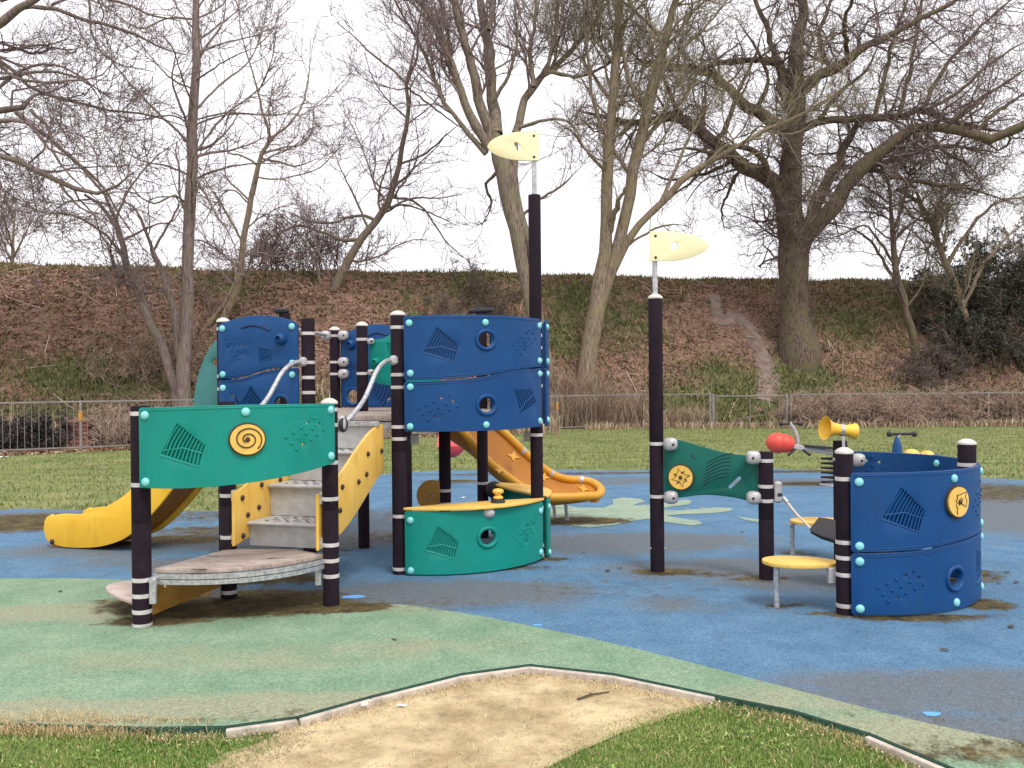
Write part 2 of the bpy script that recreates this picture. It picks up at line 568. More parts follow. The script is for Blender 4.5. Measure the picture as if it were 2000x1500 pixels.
def panel(parent, name, A, B, bulge, off, zb, zt, material, feats=(), ext=(0, 0), t=.022, label=None, side=1):
    """moulded panel between two posts. zb/zt: (u list, z list). feats place bolts, portholes, relief, discs"""
    L, fn = arc_map(A, B, bulge, off)
    N = 30
    s0, s1 = -ext[0], L + ext[1]
    ss = [s0 + (s1 - s0) * i / N for i in range(N + 1)]
    bot = [(s, interp(zb[0], zb[1], (s - s0) / (s1 - s0))) for s in ss]
    top = [(s, interp(zt[0], zt[1], (s - s0) / (s1 - s0))) for s in ss]
    c = .012
    bot[0] = (bot[0][0] + c, bot[0][1]); bot[-1] = (bot[-1][0] - c, bot[-1][1])
    top[0] = (top[0][0] + c, top[0][1]); top[-1] = (top[-1][0] - c, top[-1][1])
    out = bot + [(s1, bot[-1][1] + c), (s1, top[-1][1] - c)] + top[::-1] + [(s0, top[0][1] - c), (s0, bot[0][1] + c)]
    holes = []
    hd = t / 2
    dark = 'blue_groove' if material == 'blue' else 'groove'
    rel = MB()
    rel_used = False
    later = []
    U = lambda u: s0 + (s1 - s0) * u
    for f in feats:
        k = f[0]
        if k == 'port':
            s, z, r = U(f[1]), f[2], f[3]
            holes.append(circle2(s, z, r))
            later.append(('ring', s, z, r))
        elif k == 'fan':
            s, z = U(f[1]), f[2]
            sc, a, fx = f[3], f[4], f[5]
            q = [rot2(p, a, sc, fx) for p in FAN]
            holes.append([(s + x, z + y) for x, y in q])
            big = [(x * 1.12, y * 1.12) for x, y in q]
            put = lambda x, y, d, s=s, z=z: fn(s + x, z + y, d * side)
            rel.prism(big, -hd - .010, -hd * .5, put)
            nr = 10
            for i in range(nr):
                w = (i + .5) / nr
                tp = [q[0][j] + (q[1][j] - q[0][j]) * w for j in (0, 1)]
                bt = [q[3][j] + (q[2][j] - q[3][j]) * w for j in (0, 1)]
                wd = .0055 * sc
                mid = [(tp[j] + bt[j]) / 2 for j in (0, 1)]
                mid = (mid[0] - .006, mid[1] + .006)
                path = [tp, mid, bt]
                poly = [(x - wd, y - wd * .3) for x, y in path] + [(x + wd, y + wd * .3) for x, y in path[::-1]]
                rel.prism(poly, -hd * .6, hd - .003, put)
            # the raised curve that crosses the ribs, and the lip below
            cr = [(q[3][0] * .9 + q[0][0] * .1, q[3][1] * .9 + q[0][1] * .1), (0.0 * fx, q[3][1] * .25), ((q[1][0] * .6 + q[2][0] * .4), (q[1][1] * .6 + q[2][1] * .4))]
            rel.tube([put(x, y, hd - .004) for x, y in cr], .005, 6)
            e = [(q[3][0] * 1.08, q[3][1] * 1.12 - .004), (q[2][0] * 1.02, q[2][1] * 1.05)]
            rel.tube([put(e[0][0] + (e[1][0] - e[0][0]) * i / 3, e[0][1] + (e[1][1] - e[0][1]) * i / 3, hd) for i in range(4)], .005, 6)
            rel_used = True
        elif k == 'dots':
            s, z, sc, a, fx = U(f[1]), f[2], f[3], f[4], f[5]
            for i, p in enumerate(DOTS):
                x, y = rot2(p, a, sc, fx)
                if i in DOT_HOLES:
                    holes.append(circle2(s + x, z + y, .0095 * sc, 10))
                else:
                    ctr = fn(s + x, z + y, hd * side)
                    rel.ball(ctr, .0095 * sc, 8, 6)
            rel_used = True
        elif k == 'slot':
            s, z, ln, a, w = U(f[1]), f[2], f[3], f[4], f[5]
            pts = []
            for i in range(9):
                an = -PI / 2 + PI * i / 8
                pts.append((ln / 2 + w * math.cos(an), w * math.sin(an)))
            for i in range(9):
                an = PI / 2 + PI * i / 8
                pts.append((-ln / 2 + w * math.cos(an), w * math.sin(an)))
            holes.append([(s + x, z + y) for x, y in (rot2(p, a) for p in pts)])
        else:
            later.append(f)
    pan = shape_obj(name, [out] + holes, t, fn, material, parent, step=.07 if bulge else None, label=label)
    for f in later:
        k = f[0]
        if k == 'ring':
            _, s, z, r = f
            b = MB()
            for sg in (1, -1):
                b.tube([fn(s + (r + .016) * math.cos(2 * PI * i / 28), z + (r + .016) * math.sin(2 * PI * i / 28), sg * hd) for i in range(28)], .017, 8, False, 0, True)
            b.obj('porthole_rim', material, pan, 60)
        elif k == 'bolt':
            s, z = s0 + (f[1] if f[1] >= 0 else (s1 - s0) + f[1]), f[2]
            if len(f) > 3:
                s = U(f[3])
            ctr = fn(s, z, hd * side)
            n = (fn(s, z, side * (hd + .02)) - ctr).normalized()
            x = n.cross(V((0, 0, 1))).normalized()
            b = MB()
            b.lathe([(.029, -.002), (.029, .003), (.0265, .010), (.020, .016), (.010, .019), (.001, .0195)], 18, ctr, (x, n.cross(x), n))
            b.obj('bolt_cap', 'bolt', pan, 60)
        elif k == 'disc':
            disc_obj(pan, fn, U(f[1]), f[2], f[3], f[4], hd)
        elif k == 'knob':
            s, z, r = U(f[1]), f[2], f[3]
            ctr = fn(s, z, hd * side)
            n = (fn(s, z, side * (hd + .02)) - ctr).normalized()
            x = n.cross(V((0, 0, 1))).normalized()
            b = MB()
            b.lathe([(r * 1.1, -.002), (r * 1.0, .02), (r * .8, .05), (r * .5, .06), (r * .42, .035), (.001, .03)], 20, ctr, (x, n.cross(x), n))
            b.obj('grip_knob', material, pan, 40)
        elif k == 'line':           # engraved curve showing the dark core
            rel2 = MB()
            for pts in f[1]:
                rel2.tube([fn(U(u), z, hd * side) for u, z in pts], f[2], 5)
            rel2.obj('engraved_lines', dark, pan, 60)
        elif k == 'lip':
            prof = zt if f[1] == 'top' else zb
            sg = -1 if f[1] == 'top' else 1
            b2 = MB()
            for dz in f[2]:
                b2.tube([fn(s0 + .02 + (s1 - s0 - .04) * i / 24, interp(prof[0], prof[1], i / 24) + sg * dz, hd * side) for i in range(25)], .0045, 6)
            b2.obj('moulded_lip', material, pan, 60)
    if rel_used:
        ro = rel.obj('relief', material, pan, 50)      # the relief is moulded in one with its panel
        bm = bmesh.new()
        bm.from_mesh(pan.data)
        bm.from_mesh(ro.data)
        bm.to_mesh(pan.data)
        bm.free()
        rm = ro.data
        bpy.data.objects.remove(ro)
        bpy.data.meshes.remove(rm)
        finish(pan.data, 32, False)
    return pan


def post(parent, p, h, r=.058, bands=(), cap=False, foot=True):
    x, y = p
    b = MB()
    prof = [(r, -.05)]
    zs = h * .47
    prof += [(r, zs - .004), (r - .002, zs), (r, zs + .004)]
    prof += [(r, h - .006), (r - .004, h), (r * .3, h + .001)]
    b.lathe(prof, 24, (x, y, 0))
    o = b.obj('post', 'post', parent, 40)
    for z in bands:
        q = MB()
        q.lathe([(r - .004, -.014), (r + .0022, -.0135), (r + .0028, 0), (r + .0022, .0135), (r - .004, .014)], 24, (x, y, z))
        q.obj('clamp_band', 'band', o, 50)
    if cap:
        q = MB()
        q.lathe([(r + .002, -.010), (r + .004, -.002), (r + .002, .006), (r * .80, .018), (r * .42, .030), (.001, .034)], 24, (x, y, h))
        q.obj('post_cap', 'cap', o, 40)
    return o


def clamp(parent, c, n, r=.047):
    """cast grey clamp, n: direction it points to"""
    c = V(c)
    n = V(n).normalized()
    x = n.cross(V((0, 0, 1))).normalized()
    b = MB()
    b.ball(c + n * .02, (r * .95, r * 1.05, r * 1.1), 14, 8, (x, n.cross(x), n), 0, .7)
    fr = V((0, -1, 0))
    b.lathe([(.011, 0), (.011, .004), (.001, .0045)], 10, c + n * .035 + fr * (r * .92), (V((1, 0, 0)), V((0, 0, 1)), fr), 1)
    return b.obj('clamp', ['clamp', 'dark'], parent, 50)


def lens(A, B, outer, inner, n=20):
    """plan outline between an outer and an inner arc over the chord A-B"""
    def arcpts(bul):
        if abs(bul) < 1e-4:
            bul = 1e-3
        sgn = 1 if bul > 0 else -1
        c = (V((B[0], B[1])) - V((A[0], A[1])))
        out = []
        d = c.normalized()
        nn = V((d.y, -d.x))
        for i in range(n + 1):
            u = i / n
            out.append(V((A[0], A[1])) + c * u + nn * bul * 4 * u * (1 - u))
        return out
    o = arcpts(outer)
    i_ = arcpts(inner)[1:-1]
    return [(p.x, p.y) for p in o] + [(p.x, p.y) for p in i_[::-1]]


def slab(parent, name, poly, z0, z1, material, bev=0.006, label=None):
    return shape_obj(name, [poly], z1 - z0, lambda x, y, d: V((x, y, (z0 + z1) / 2 + d)), material, parent, bev=bev, label=label)


def flag(parent, base, z0, z1, w, h, left, dark_cut):
    """thin steel pole carrying a faded leaf shaped vane"""
    x, y = base
    b = MB()
    b.lathe([(.022, z0 - .02), (.022, z1 + h * .9)], 14, (x, y, 0))
    pole = b.obj('flag_pole', 'steel', parent, 50)
    sg = -1 if left else 1
    n = 18
    top = [(-.045 + (w) * i / n, 0) for i in range(n + 1)]
    prof = lambda u: (h / 2) * (1 - max(0, (u - .22) / .78) ** 2.2) ** .62 if u < 1 else 0
    ang = math.radians(4)
    pts = []
    for i in range(n + 1):
        u = i / n
        pts.append((-.045 + w * u, prof(u) + .004))
    for i in range(n - 1, -1, -1):
        u = i / n
        pts.append((-.045 + w * u, -prof(u) + .004))
    hole = [(w * .33 + px_ * .9, py_) for px_, py_ in
            [(-.02, -.035), (-.036, -.012), (-.030, .018), (.0, .038), (.028, .036), (.022, .006), (.002, -.004), (.004, -.03)]]
    zc = z1 + h / 2
    fn = lambda a, c, d: V((x + sg * a, y - .034 - d, zc + c + a * (-.03 if left else -.03) * 0))
    vane = shape_obj('flag_vane', [pts, hole], .02, fn, 'pale_yellow', pole)
    s = MB()
    for dz in (-h * .36, h * .36):
        s.ball((x, y - .046, zc + dz), (.012, .006, .012), 8, 6)
    s.obj('screw', 'brown', pole, 60)
    return pole


# ================================================================== the big climbing frame
A1, A2, A3 = (-2.47, 6.05), (-1.316, 6.56), (-2.13, 6.81)
A4, A9, A6, A7 = (-.95, 7.63), (-1.76, 7.88), (-1.45, 8.84), (-.64, 8.59)
A5, A8 = (.216, 8.18), (-.31, 9.36)
A11, A12, A10, A13 = (-2.57, 8.13), (-2.26, 9.09), (-1.95, 10.05), (-1.14, 9.8)

tower = thing('climbing_frame', 'large blue, teal and yellow climbing frame with stairs, two slides and the taller mast',
              'climbing frame', (-1.2, 8.0, 0))
post(tower, A1, 1.46, .062, (1.41, .94, .31, .205, .10, .008))
post(tower, A2, 1.46, .058, (1.41, 1.30, 1.03, .77, .44, .327, .216), True)
post(tower, A3, 1.47, .058, (.77, .46, .05))
post(tower, A4, 2.17, .063, (2.06, 1.665, 1.56, 1.23, 1.13, .485, .045), True)
pm = post(tower, A5, 3.27, .056, (2.12, 2.01, 1.9, 1.79, 1.67, 1.56, 1.23, 1.12, .47, .13, .04))
post(tower, A6, 2.16, .055, (2.02, 1.69), True)
post(tower, A7, 1.28, .056, (.58, .455))
post(tower, A8, 2.30, .056, (.56,))
post(tower, A9, 2.16, .058, (2.03, 1.78, 1.65, 1.52))
post(tower, A10, 2.19, .056, (2.12, 1.83, 1.70), True)
post(tower, A11, 2.16, .056, (2.09, 1.67, 1.555), True)
post(tower, A12, 2.30, .056)
post(tower, A13, 2.15, .056, (2.05, 1.5))
# dark tops seen just above the blue panels
b = MB()
b.lathe([(.058, 0), (.075, .01), (.08, .03), (.07, .045), (.02, .055)], 18, (A12[0] - .03, A12[1], 2.30))
b.obj('handwheel', 'dark', tower)
b = MB()
b.tube([(A8[0] - .13, A8[1], 2.325), (A8[0] + .12, A8[1] - .02, 2.335)], .026, 12)
b.lathe([(.03, 0), (.03, .03), (.02, .045)], 12, (A8[0] - .03, A8[1], 2.335))
b.ball((A8[0] - .03, A8[1], 2.39), (.02, .02, .014), 10, 6)
b.obj('periscope', 'dark', tower)

# front teal panel
panel(tower, 'teal_panel', A1, A2, .25, .07, ([0, .25, .5, .75, 1], [.925, .925, .945, .985, 1.035]), ([0, .5, 1], [1.45, 1.462, 1.455]), 'teal',
      [('bolt', .045, 1.40), ('bolt', .045, .965), ('bolt', 0, 1.415, .5), ('bolt', -.045, 1.41), ('bolt', -.045, 1.085),
       ('fan', .215, 1.20, 1.0, 0, 1), ('disc', .505, 1.235, .103, 'spiral'), ('dots', .80, 1.255, 1.1, .1, 1), ('lip', 'top', (.018,))], (-.052, -.045))
# blue pair over the counter
gap_u, gap_z = [0, .25, .5, .75, 1], [1.612, 1.62, 1.65, 1.70, 1.722]
panel(tower, 'blue_panel', A4, A5, .25, .07, (gap_u, [z + .006 for z in gap_z]), ([0, .5, 1], [2.15, 2.157, 2.15]), 'blue',
      [('bolt', .045, 2.09), ('bolt', .05, 1.675), ('bolt', 0, 2.095, .5), ('bolt', -.04, 2.09), ('bolt', -.04, 1.78),
       ('fan', .225, 1.905, 1.0, 0, 1), ('port', .505, 1.95, .062), ('dots', .81, 1.94, 1.05, .2, 1), ('lip', 'bot', (.006, .022)), ('lip', 'top', (.02,))], (-.078, -.062))
panel(tower, 'blue_panel', A4, A5, .25, .07, ([0, .5, 1], [1.192, 1.19, 1.20]), (gap_u, [z - .006 for z in gap_z]), 'blue',
      [('bolt', .05, 1.562), ('bolt', .045, 1.235), ('bolt', 0, 1.24, .5), ('bolt', -.04, 1.665), ('bolt', -.04, 1.25),
       ('dots', .205, 1.39, 1.15, .0, 1), ('port', .505, 1.405, .062), ('fan', .80, 1.44, .95, .75, 1), ('lip', 'top', (.006, .022))], (-.078, -.062))
gz = [1.722, 1.70, 1.66, 1.63, 1.62]
panel(tower, 'blue_panel', A5, A8, .25, .07, (gap_u, [z + .006 for z in gz]), ([0, .5, 1], [2.15, 2.157, 2.15]), 'blue',
      [('bolt', .04, 2.09), ('bolt', .04, 1.78), ('bolt', -.04, 2.09), ('port', .5, 1.95, .062), ('dots', .8, 1.9, 1, 0, 1)], (-.062, -.06))
panel(tower, 'blue_panel', A5, A8, .25, .07, ([0, .5, 1], [1.192, 1.19, 1.20]), (gap_u, [z - .006 for z in gz]), 'blue',
      [('bolt', .04, 1.665), ('bolt', .04, 1.25), ('bolt', -.04, 1.25), ('port', .5, 1.4, .062)], (-.062, -.06))
# ground level counters
for (A, B) in ((A4, A5), (A5, A8)):
    panel(tower, 'teal_panel', A, B, .25, .07, ([0, .5, 1], [.012, .012, .03]), ([0, .5, 1], [.535, .53, .535]), 'teal',
          [('bolt', .045, .46), ('bolt', .045, .045), ('bolt', -.045, .455), ('bolt', -.045, .09),
           ('fan', .225, .27, .95, 0, 1), ('port', .505, .30, .062), ('dots', .81, .29, 1, .2, 1)], (-.072, -.06))
    L, fn = arc_map(A, B, .25, .07)
    lo = fn(0, 0, .0); hi = fn(L, 0, .0)
    cen = (V((A[0] + B[0], A[1] + B[1])) / 2)
    d = (V(B) - V(A)).normalized(); n = V((d.y, -d.x))
    a_ = V(A) + n * .10 - d * .0; b_ = V(B) + n * .10 + d * .02
    hole = [(cen.x + n.x * .22 + math.cos(t) * .028, cen.y + n.y * .22 + math.sin(t) * .02) for t in np.linspace(0, 2 * PI, 12, endpoint=False)]
    pl = lens((a_.x, a_.y), (b_.x, b_.y), .28, -.06)
    cnt = shape_obj('counter_board', [pl, hole], .022, lambda x, y, dd: V((x, y, .553 + dd)), 'yellow', tower)
    g = MB()
    q = fn(L / 2 + .02, .505, .012)
    g.ball(q, (.055, .03, .045), 14, 8)
    g.obj('domed_screw', 'clamp', cnt, 60)
kn = MB()
c = at(973, 985, 7.80)
c = V((c.x, c.y, .564))
kn.lathe([(.062, 0), (.062, .012), (.05, .026), (.03, .03)], 20, c, None, 1)
kn.lathe([(.018, .028), (.040, .034), (.044, .045), (.035, .056), (.022, .064), (.024, .072), (.044, .082), (.050, .098), (.040, .114), (.015, .121)], 20, c, None, 0)
kn.obj('twist_knob', ['yellow', 'dark'], tower, 50)

# raised panels at the back
panel(tower, 'blue_panel', A11, A9, 0, .068, ([0, .3, .6, 1], [1.645, 1.66, 1.72, 1.748]), ([0, .2, .45, .75, 1], [2.125, 2.168, 2.195, 2.178, 2.12]), 'blue',
      [('bolt', .045, 2.09), ('bolt', .045, 1.685), ('bolt', -.055, 2.09), ('bolt', -.055, 1.775),
       ('dots', .20, 1.93, .95, -1.15, 1), ('fan', .58, 1.855, .55, .5, 1), ('knob', .80, 1.985, .052), ('lip', 'bot', (.006, .02)),
       ('line', [[(.30 + .36 * i / 8, 2.09 + .032 * math.sin(PI * i / 8) - .03 * (i / 8)) for i in range(9)]], .010)], (0, -.055))
panel(tower, 'blue_panel', A11, A9, 0, .068, ([0, 1], [1.20, 1.20]), ([0, .3, .6, 1], [1.633, 1.648, 1.708, 1.736]), 'blue',
      [('bolt', .045, 1.565), ('bolt', .045, 1.23), ('bolt', -.055, 1.675), ('bolt', -.055, 1.23), ('fan', .42, 1.43, 1.0, -.15, 1),
       ('port', .79, 1.42, .062), ('slot', .22, 1.46, .12, -.9, .012), ('lip', 'top', (.006, .02))], (0, -.055))
panel(tower, 'blue_panel', A10, A13, 0, -.02, ([0, 1], [1.335, 1.335]), ([0, .25, .55, .8, 1], [2.10, 2.20, 2.235, 2.215, 2.15]), 'blue',
      [('knob', .17, 2.02, .055), ('port', .2, 1.45, .075), ('line', [[(.45 + .3 * i / 8, 2.11 + .03 * math.sin(PI * i / 8)) for i in range(9)]], .011),
       ('line', [[(i / 8, 1.74 + dz + .03 * math.sin(i / 8 * 3)) for i in range(9)] for dz in (0, .025, .05)], .004),
       ('line', [[(.42 + (.10 + .055 * k) * math.cos(-.9 + 1.1 * i / 10), 1.62 + (.11 + .05 * k) * math.sin(-.9 + 1.1 * i / 10)) for i in range(11)] for k in range(6)], .008),
       ('slot', .80, 1.45, .13, .75, .010)], (-.065, -.03))
panel(tower, 'teal_panel', A6, A7, 0, -.03, ([0, .2, .5, 1], [1.62, 1.58, 1.555, 1.54]), ([0, .2, .45, .7, 1], [2.005, 2.03, 2.11, 2.16, 2.15]), 'teal',
      [('knob', .10, 1.80, .04), ('fan', .33, 1.93, .55, .7, 1), ('dots', .58, 1.86, .8, 0, 1),
       ('line', [[(.3 + .24 * i / 8, 1.70 - .03 * math.sin(PI * i / 8)) for i in range(9)]], .010)], (-.07, -.05))
for z in (2.0, 1.7):
    clamp(tower, (A6[0] + .07, A6[1] - .03, z), (.9, -.3, 0), .03)
for z in (2.12, 1.83, 1.70):
    clamp(tower, (A10[0] + .085, A10[1] - .05, z), (.9, -.28, 0), .052)
clamp(tower, (A10[0] - .075, A10[1] - .04, 2.12), (-.4, -.9, 0), .052)
b = MB()
b.tube([(A12[0] + .04, A12[1], 2.15), (A10[0] - .06, A10[1] - .04, 2.125)], .019, 10)
b.obj('grab_bar', 'steel', tower)
# faded shield board beside the slide entrance
e = V((-.956, .294))
n_ = V((.309, .951))
sh = [(0, 1.17), (0, 2.06)]
sh += [(.42 * math.sin(t), 1.22 + .84 * math.cos(t)) for t in np.linspace(.18, PI / 2, 14)] + [(.425, 1.17)]
o0 = V(A11) + n_ * .12
shape_obj('shield_board', [sh, circle2(.165, 1.80, .036)], .02, lambda s, z, d: V((o0.x + e.x * s + n_.x * d, o0.y + e.y * s + n_.y * d, z)), 'shield', tower)

# decks
for poly in ((A9, A4, A7, A6), (A11, A9, A6, A12), (A12, A6, A13, A10), (A4, A5, A8, A7)):
    cx = sum(p[0] for p in poly) / 4; cy = sum(p[1] for p in poly) / 4
    q = [(cx + (p[0] - cx) * .985, cy + (p[1] - cy) * .985) for p in poly]
    dk = slab(tower, 'deck', q, 1.275, 1.325, 'wood')
    q2 = [(cx + (p[0] - cx) * .94, cy + (p[1] - cy) * .94) for p in poly]
    slab(dk, 'deck_frame', q2, 1.20, 1.268, 'plate')
for px_, py_, yy in ((810, 858, 7.9), (1030, 852, 8.35)):
    b = MB()
    p = at(px_, py_, yy)
    b.box(p, .07, .06, .09, None, 0, .008)
    b.obj('deck_bracket', 'plate', tower)

# ---- low entry platform
E1 = V((A2[0] - A3[0], A2[1] - A3[1], 0)); W = E1.length; E1.normalize()
E2 = V((-E1.y, E1.x, 0))
if E2.y < 0: E2 = -E2
F0 = V((A3[0], A3[1], 0))
Fr = lambda a, b_, z: F0 + E1 * a + E2 * b_ + V((0, 0, z))
pin = lambda P, Q, k: (P[0] + (Q[0] - P[0]) * k, P[1] + (Q[1] - P[1]) * k)
a_, b_ = pin(A1, A2, .06), pin(A2, A1, .04)
arc = lens(a_, b_, .215, 0)[:21]
pf = arc + [(A3[0] + .50, A3[1] - .06), (A3[0] + .09, A3[1] - .02), (A3[0] - .02, A3[1] - .07)]
plat = slab(tower, 'entry_platform', pf, .345, .372, 'wood', .004)
cut = MB()
for (px_, py_, L_) in ((388, 1112, .10), (415, 1086, .09), (540, 1090, .13)):
    p = gp(px_, py_, .374)
    cut.box((p.x, p.y, .3725), L_, .012, .003, (V((.96, .2, 0)), V((-.2, .96, 0)), V((0, 0, 1))))
cut.obj('board_slot', 'groove', plat)
for z in (.325, .288):
    rl = MB()
    pts = [(p[0], p[1], z) for p in lens(a_, b_, .222, 0)[:21]]
    for i in range(20):
        rl.bar(pts[i], pts[i + 1], .035, .031)
    rl.obj('edge_rail', 'steel', plat)
for P, dx in ((A1, .085), (A2, -.085)):
    b = MB()
    b.box((P[0] + dx, P[1] - .03, .235), .045, .03, .17, None, 0, .006)
    b.box((P[0] + dx * .8, P[1] - .0, .30), .06, .05, .05, None, 0, .006)
    b.obj('support_bracket', 'steel', plat)
b = MB(); b.box((A3[0] - .075, A3[1] - .06, .12), .06, .04, .2, None, 0, .005); b.obj('support_bracket', 'plate', plat)
# kick board below it and the pale step outside
L, fn = arc_map(A1, A3, 0, -.02)
shape_obj('kick_board', [[(.05, .04), (L - .08, .10), (L - .08, .26), (.05, .27)], circle2(.22, .22, .016, 12)], .02, fn, 'ochre', tower)
sp = lens(pin(A3, A1, .15), pin(A1, A3, -.07), .62, .02)
sp = [(p[0], p[1]) for p in sp]
slab(tower, 'side_step', sp, .145, .168, 'pale_wood')

# ---- stairs
def stair_side(a, inner):
    tb = [0, .10, .35, .62, .85, 1.06, 1.12]
    top = [.80, .815, .92, 1.08, 1.20, 1.255, 1.25]
    bot = [.40, .42, .47, .60, .74, .86, .90]
    N = 24
    poly = [(1.1 * i / N, interp(tb, bot, 1.1 * i / N)) for i in range(N + 1)] + [(1.1 * i / N, interp(tb, top, 1.1 * i / N)) for i in range(N, -1, -1)]
    o = shape_obj('stair_side', [poly], .024, lambda s, z, d: Fr(a + d, s - .05, z), 'yellow', tower)
    for k, (s, z) in enumerate([(.05, .745), (.055, .46), (.12, .607), (.27, .645), (.31, .816), (.58, .825), (.72, .87), (.75, 1.03), (1.0, 1.035)]):
        q = MB()
        for sg in (1, -1):
            q.lathe([(.021, 0), (.021, .008), (.013, .016), (.001, .017)], 12, Fr(a + sg * .012, s, z), (V((0, 0, 1)), E2, E1 * sg))
        q.obj('plug', 'brown', o, 60)
    return o


stair_side(.075, True)
stair_side(W - .080, False)
for z in (.77, .45):
    for a, s in ((.045, 1), (W - .052, -1)):
        b = MB(); b.box(Fr(a, -.01, z), .04, .045, .085, (E1, E2, V((0, 0, 1))), 0, .005); b.obj('side_bracket', 'steel', tower)
tz = [.56, .81, 1.055]
tb = [.13, .42, .70]
prev = .372
for i, (z, s) in enumerate(zip(tz, tb)):
    a0, a1 = .09, W - .095
    mid, wid = (a0 + a1) / 2, a1 - a0
    b = MB()
    b.box(Fr(mid, s + .02, (prev + z) / 2 - .012), wid, .008, z - prev - .03, (E1, E2, V((0, 0, 1))))
    b.box(Fr(mid, s + .155, z - .012), wid, .33, .02, (E1, E2, V((0, 0, 1))), 0, .004)
    b.tube([Fr(a0 + .002, s - .012, z - .014), Fr(a1 - .002, s - .012, z - .014)], .014, 10)
    st = b.obj('step', 'plate', tower)
    h = MB()
    for r_ in range(4):
        for k in range(6):
            aa = a0 + .12 + k * .088 + (.04 if r_ % 2 else 0)
            c = Fr(aa, s + .06 + r_ * .065, z - .0015)
            dirn = (E1 * .8 + E2 * (.6 if (k + r_) % 2 else -.6)).normalized()
            h.box(c, .055, .012, .003, (dirn, dirn.cross(V((0, 0, 1))), V((0, 0, 1))))
    h.obj('anti_slip_hole', 'dark', st)
    prev = z
b = MB()
b.box(Fr(W / 2, .955, 1.155), W - .14, .008, .19, (E1, E2, V((0, 0, 1))))
b.obj('top_riser', 'plate', tower)
b = MB()
b.box(Fr(W / 2, .93, 1.262), W - .10, .03, .04, (E1, E2, V((0, 0, 1))), 0, .004)
b.obj('deck_nosing', 'steel', tower)
# handrails
for a, P, Q in ((W, A2, A4), (0, A3, A9)):
    p0 = at(668, 826, 6.62) if a else Fr(.05, .06, 1.30)
    p1 = V((Q[0] - .05, Q[1] - .07, 1.785)) if a else V((Q[0] - .05, Q[1] - .075, 1.785))
    d = p1 - p0
    pts = [p0, p0 + V((d.x * .18, d.y * .10, .035)), p0 + d * .42 + V((0, 0, -.035)), p0 + d * .68 + V((0, 0, .06)), p0 + V((d.x * .86, d.y * .88, d.z * .97)), p1]
    b = MB()
    b.tube(smooth_path(pts, 6), .0185, 12)
    hr = b.obj('handrail', 'steel', tower, 60)
    b = MB()
    b.box(p1 + V((.02, .02, 0)), .07, .07, .08, None, 0, .018)
    b.obj('rail_socket', 'clamp', hr)
    b = MB()
    b.ball(p0 + V((-.01, .0, -.005)), (.04, .045, .06), 14, 8, None, 0, .7)
    b.lathe([(.05, -.012), (.058, 0), (.05, .012)], 16, p0 + V((.012, -.01, -.012)), (V((0, 0, 1)), V((.3, .95, 0)), V((.95, -.3, 0))), 1)
    b.obj('rail_socket', ['clamp', 'dark'], hr, 50)

# ---- straight slide to the left
S0 = V((-2.415, 8.61, 0))
SD = V((-.956, .294, 0)); SN = V((.294, .956, 0))
sx = [0, .25, .58, .91, 1.24, 1.52, 1.8, 2.06, 2.20]
sz = [1.31, 1.26, .95, .60, .30, .145, .095, .09, .09]
st_ = [1.62, 1.60, 1.28, .89, .58, .42, .345, .335, .30]
sb = [1.18, 1.13, .80, .44, .16, .05, .015, .02, .06]
N = 40
for sg in (-1, 1):
    prof = [(2.20 * i / N, interp(sx, sb, 2.20 * i / N)) for i in range(N + 1)]
    prof += [(2.235, .10), (2.255, .18), (2.245, .255), (2.22, .30), (2.165, .327)]
    prof += [(2.20 * i / N, interp(sx, st_, 2.20 * i / N)) for i in range(N - 1, -1, -1)]
    o = shape_obj('slide_side', [prof], .035, lambda s, z, d, sg=sg: S0 + SD * s + SN * (sg * .25 + d) + V((0, 0, z)), 'slide_yellow', tower)
    q = MB()
    c = S0 + SD * 2.15 + SN * (sg * .25 + sg * .0175) + V((0, 0, .06))
    q.lathe([(.026, 0), (.026, .008), (.015, .016), (.001, .017)], 14, c, (V((0, 0, 1)), SD, SN * sg))
    q.obj('plug', 'brown', o, 60)
bed = MB()
vs, fs = [], []
for i in range(N + 1):
    s = 2.19 * i / N
    z = interp(sx, sz, s)
    for t in (0, .03):
        for w in (-.232, .232):
            vs.append(S0 + SD * s + SN * w + V((0, 0, z - t * 3 if t else z)))
for i in range(N):
    a, c = i * 4, i * 4 + 4
    fs += [[a, a + 1, c + 1, c], [a + 2, c + 2, c + 3, a + 3], [a, c, c + 2, a + 2], [a + 1, a + 3, c + 3, c + 1]]
fs += [[0, 2, 3, 1], [N * 4, N * 4 + 1, N * 4 + 3, N * 4 + 2]]
bed.add(vs, fs)
bed.obj('slide_bed', 'brown_bed', tower, 40)

# ---- orange slide with tubular rails behind
nr = [(860, 808, 9.45), (905, 845, 9.5), (945, 893, 9.6), (985, 927, 9.72), (1030, 958, 9.85), (1065, 970, 9.95), (1110, 971, 10.02), (1150, 969, 10.1)]
fr = [(925, 795, 9.95), (985, 846, 10.1), (1020, 880, 10.25), (1050, 906, 10.35), (1080, 927, 10.45), (1108, 936, 10.55), (1140, 938, 10.6)]
turn = [(1162, 945, 10.55), (1174, 957, 10.4), (1168, 967, 10.2)]
near = smooth_path([at(*p) for p in nr], 4)
far = smooth_path([at(*p) for p in fr], 4)
loop = smooth_path([at(*p) for p in nr] + [at(*p) for p in turn[::-1]] + [at(*p) for p in fr[::-1]], 6)
b = MB()
b.tube(loop, .047, 14)
orail = b.obj('slide_rail', 'orange', tower, 60)
K = 26
res = lambda path, u: path[min(int(u * (len(path) - 1)), len(path) - 2)].lerp(path[min(int(u * (len(path) - 1)), len(path) - 2) + 1], u * (len(path) - 1) - min(int(u * (len(path) - 1)), len(path) - 2))
vs, fs = [], []
NX = 9
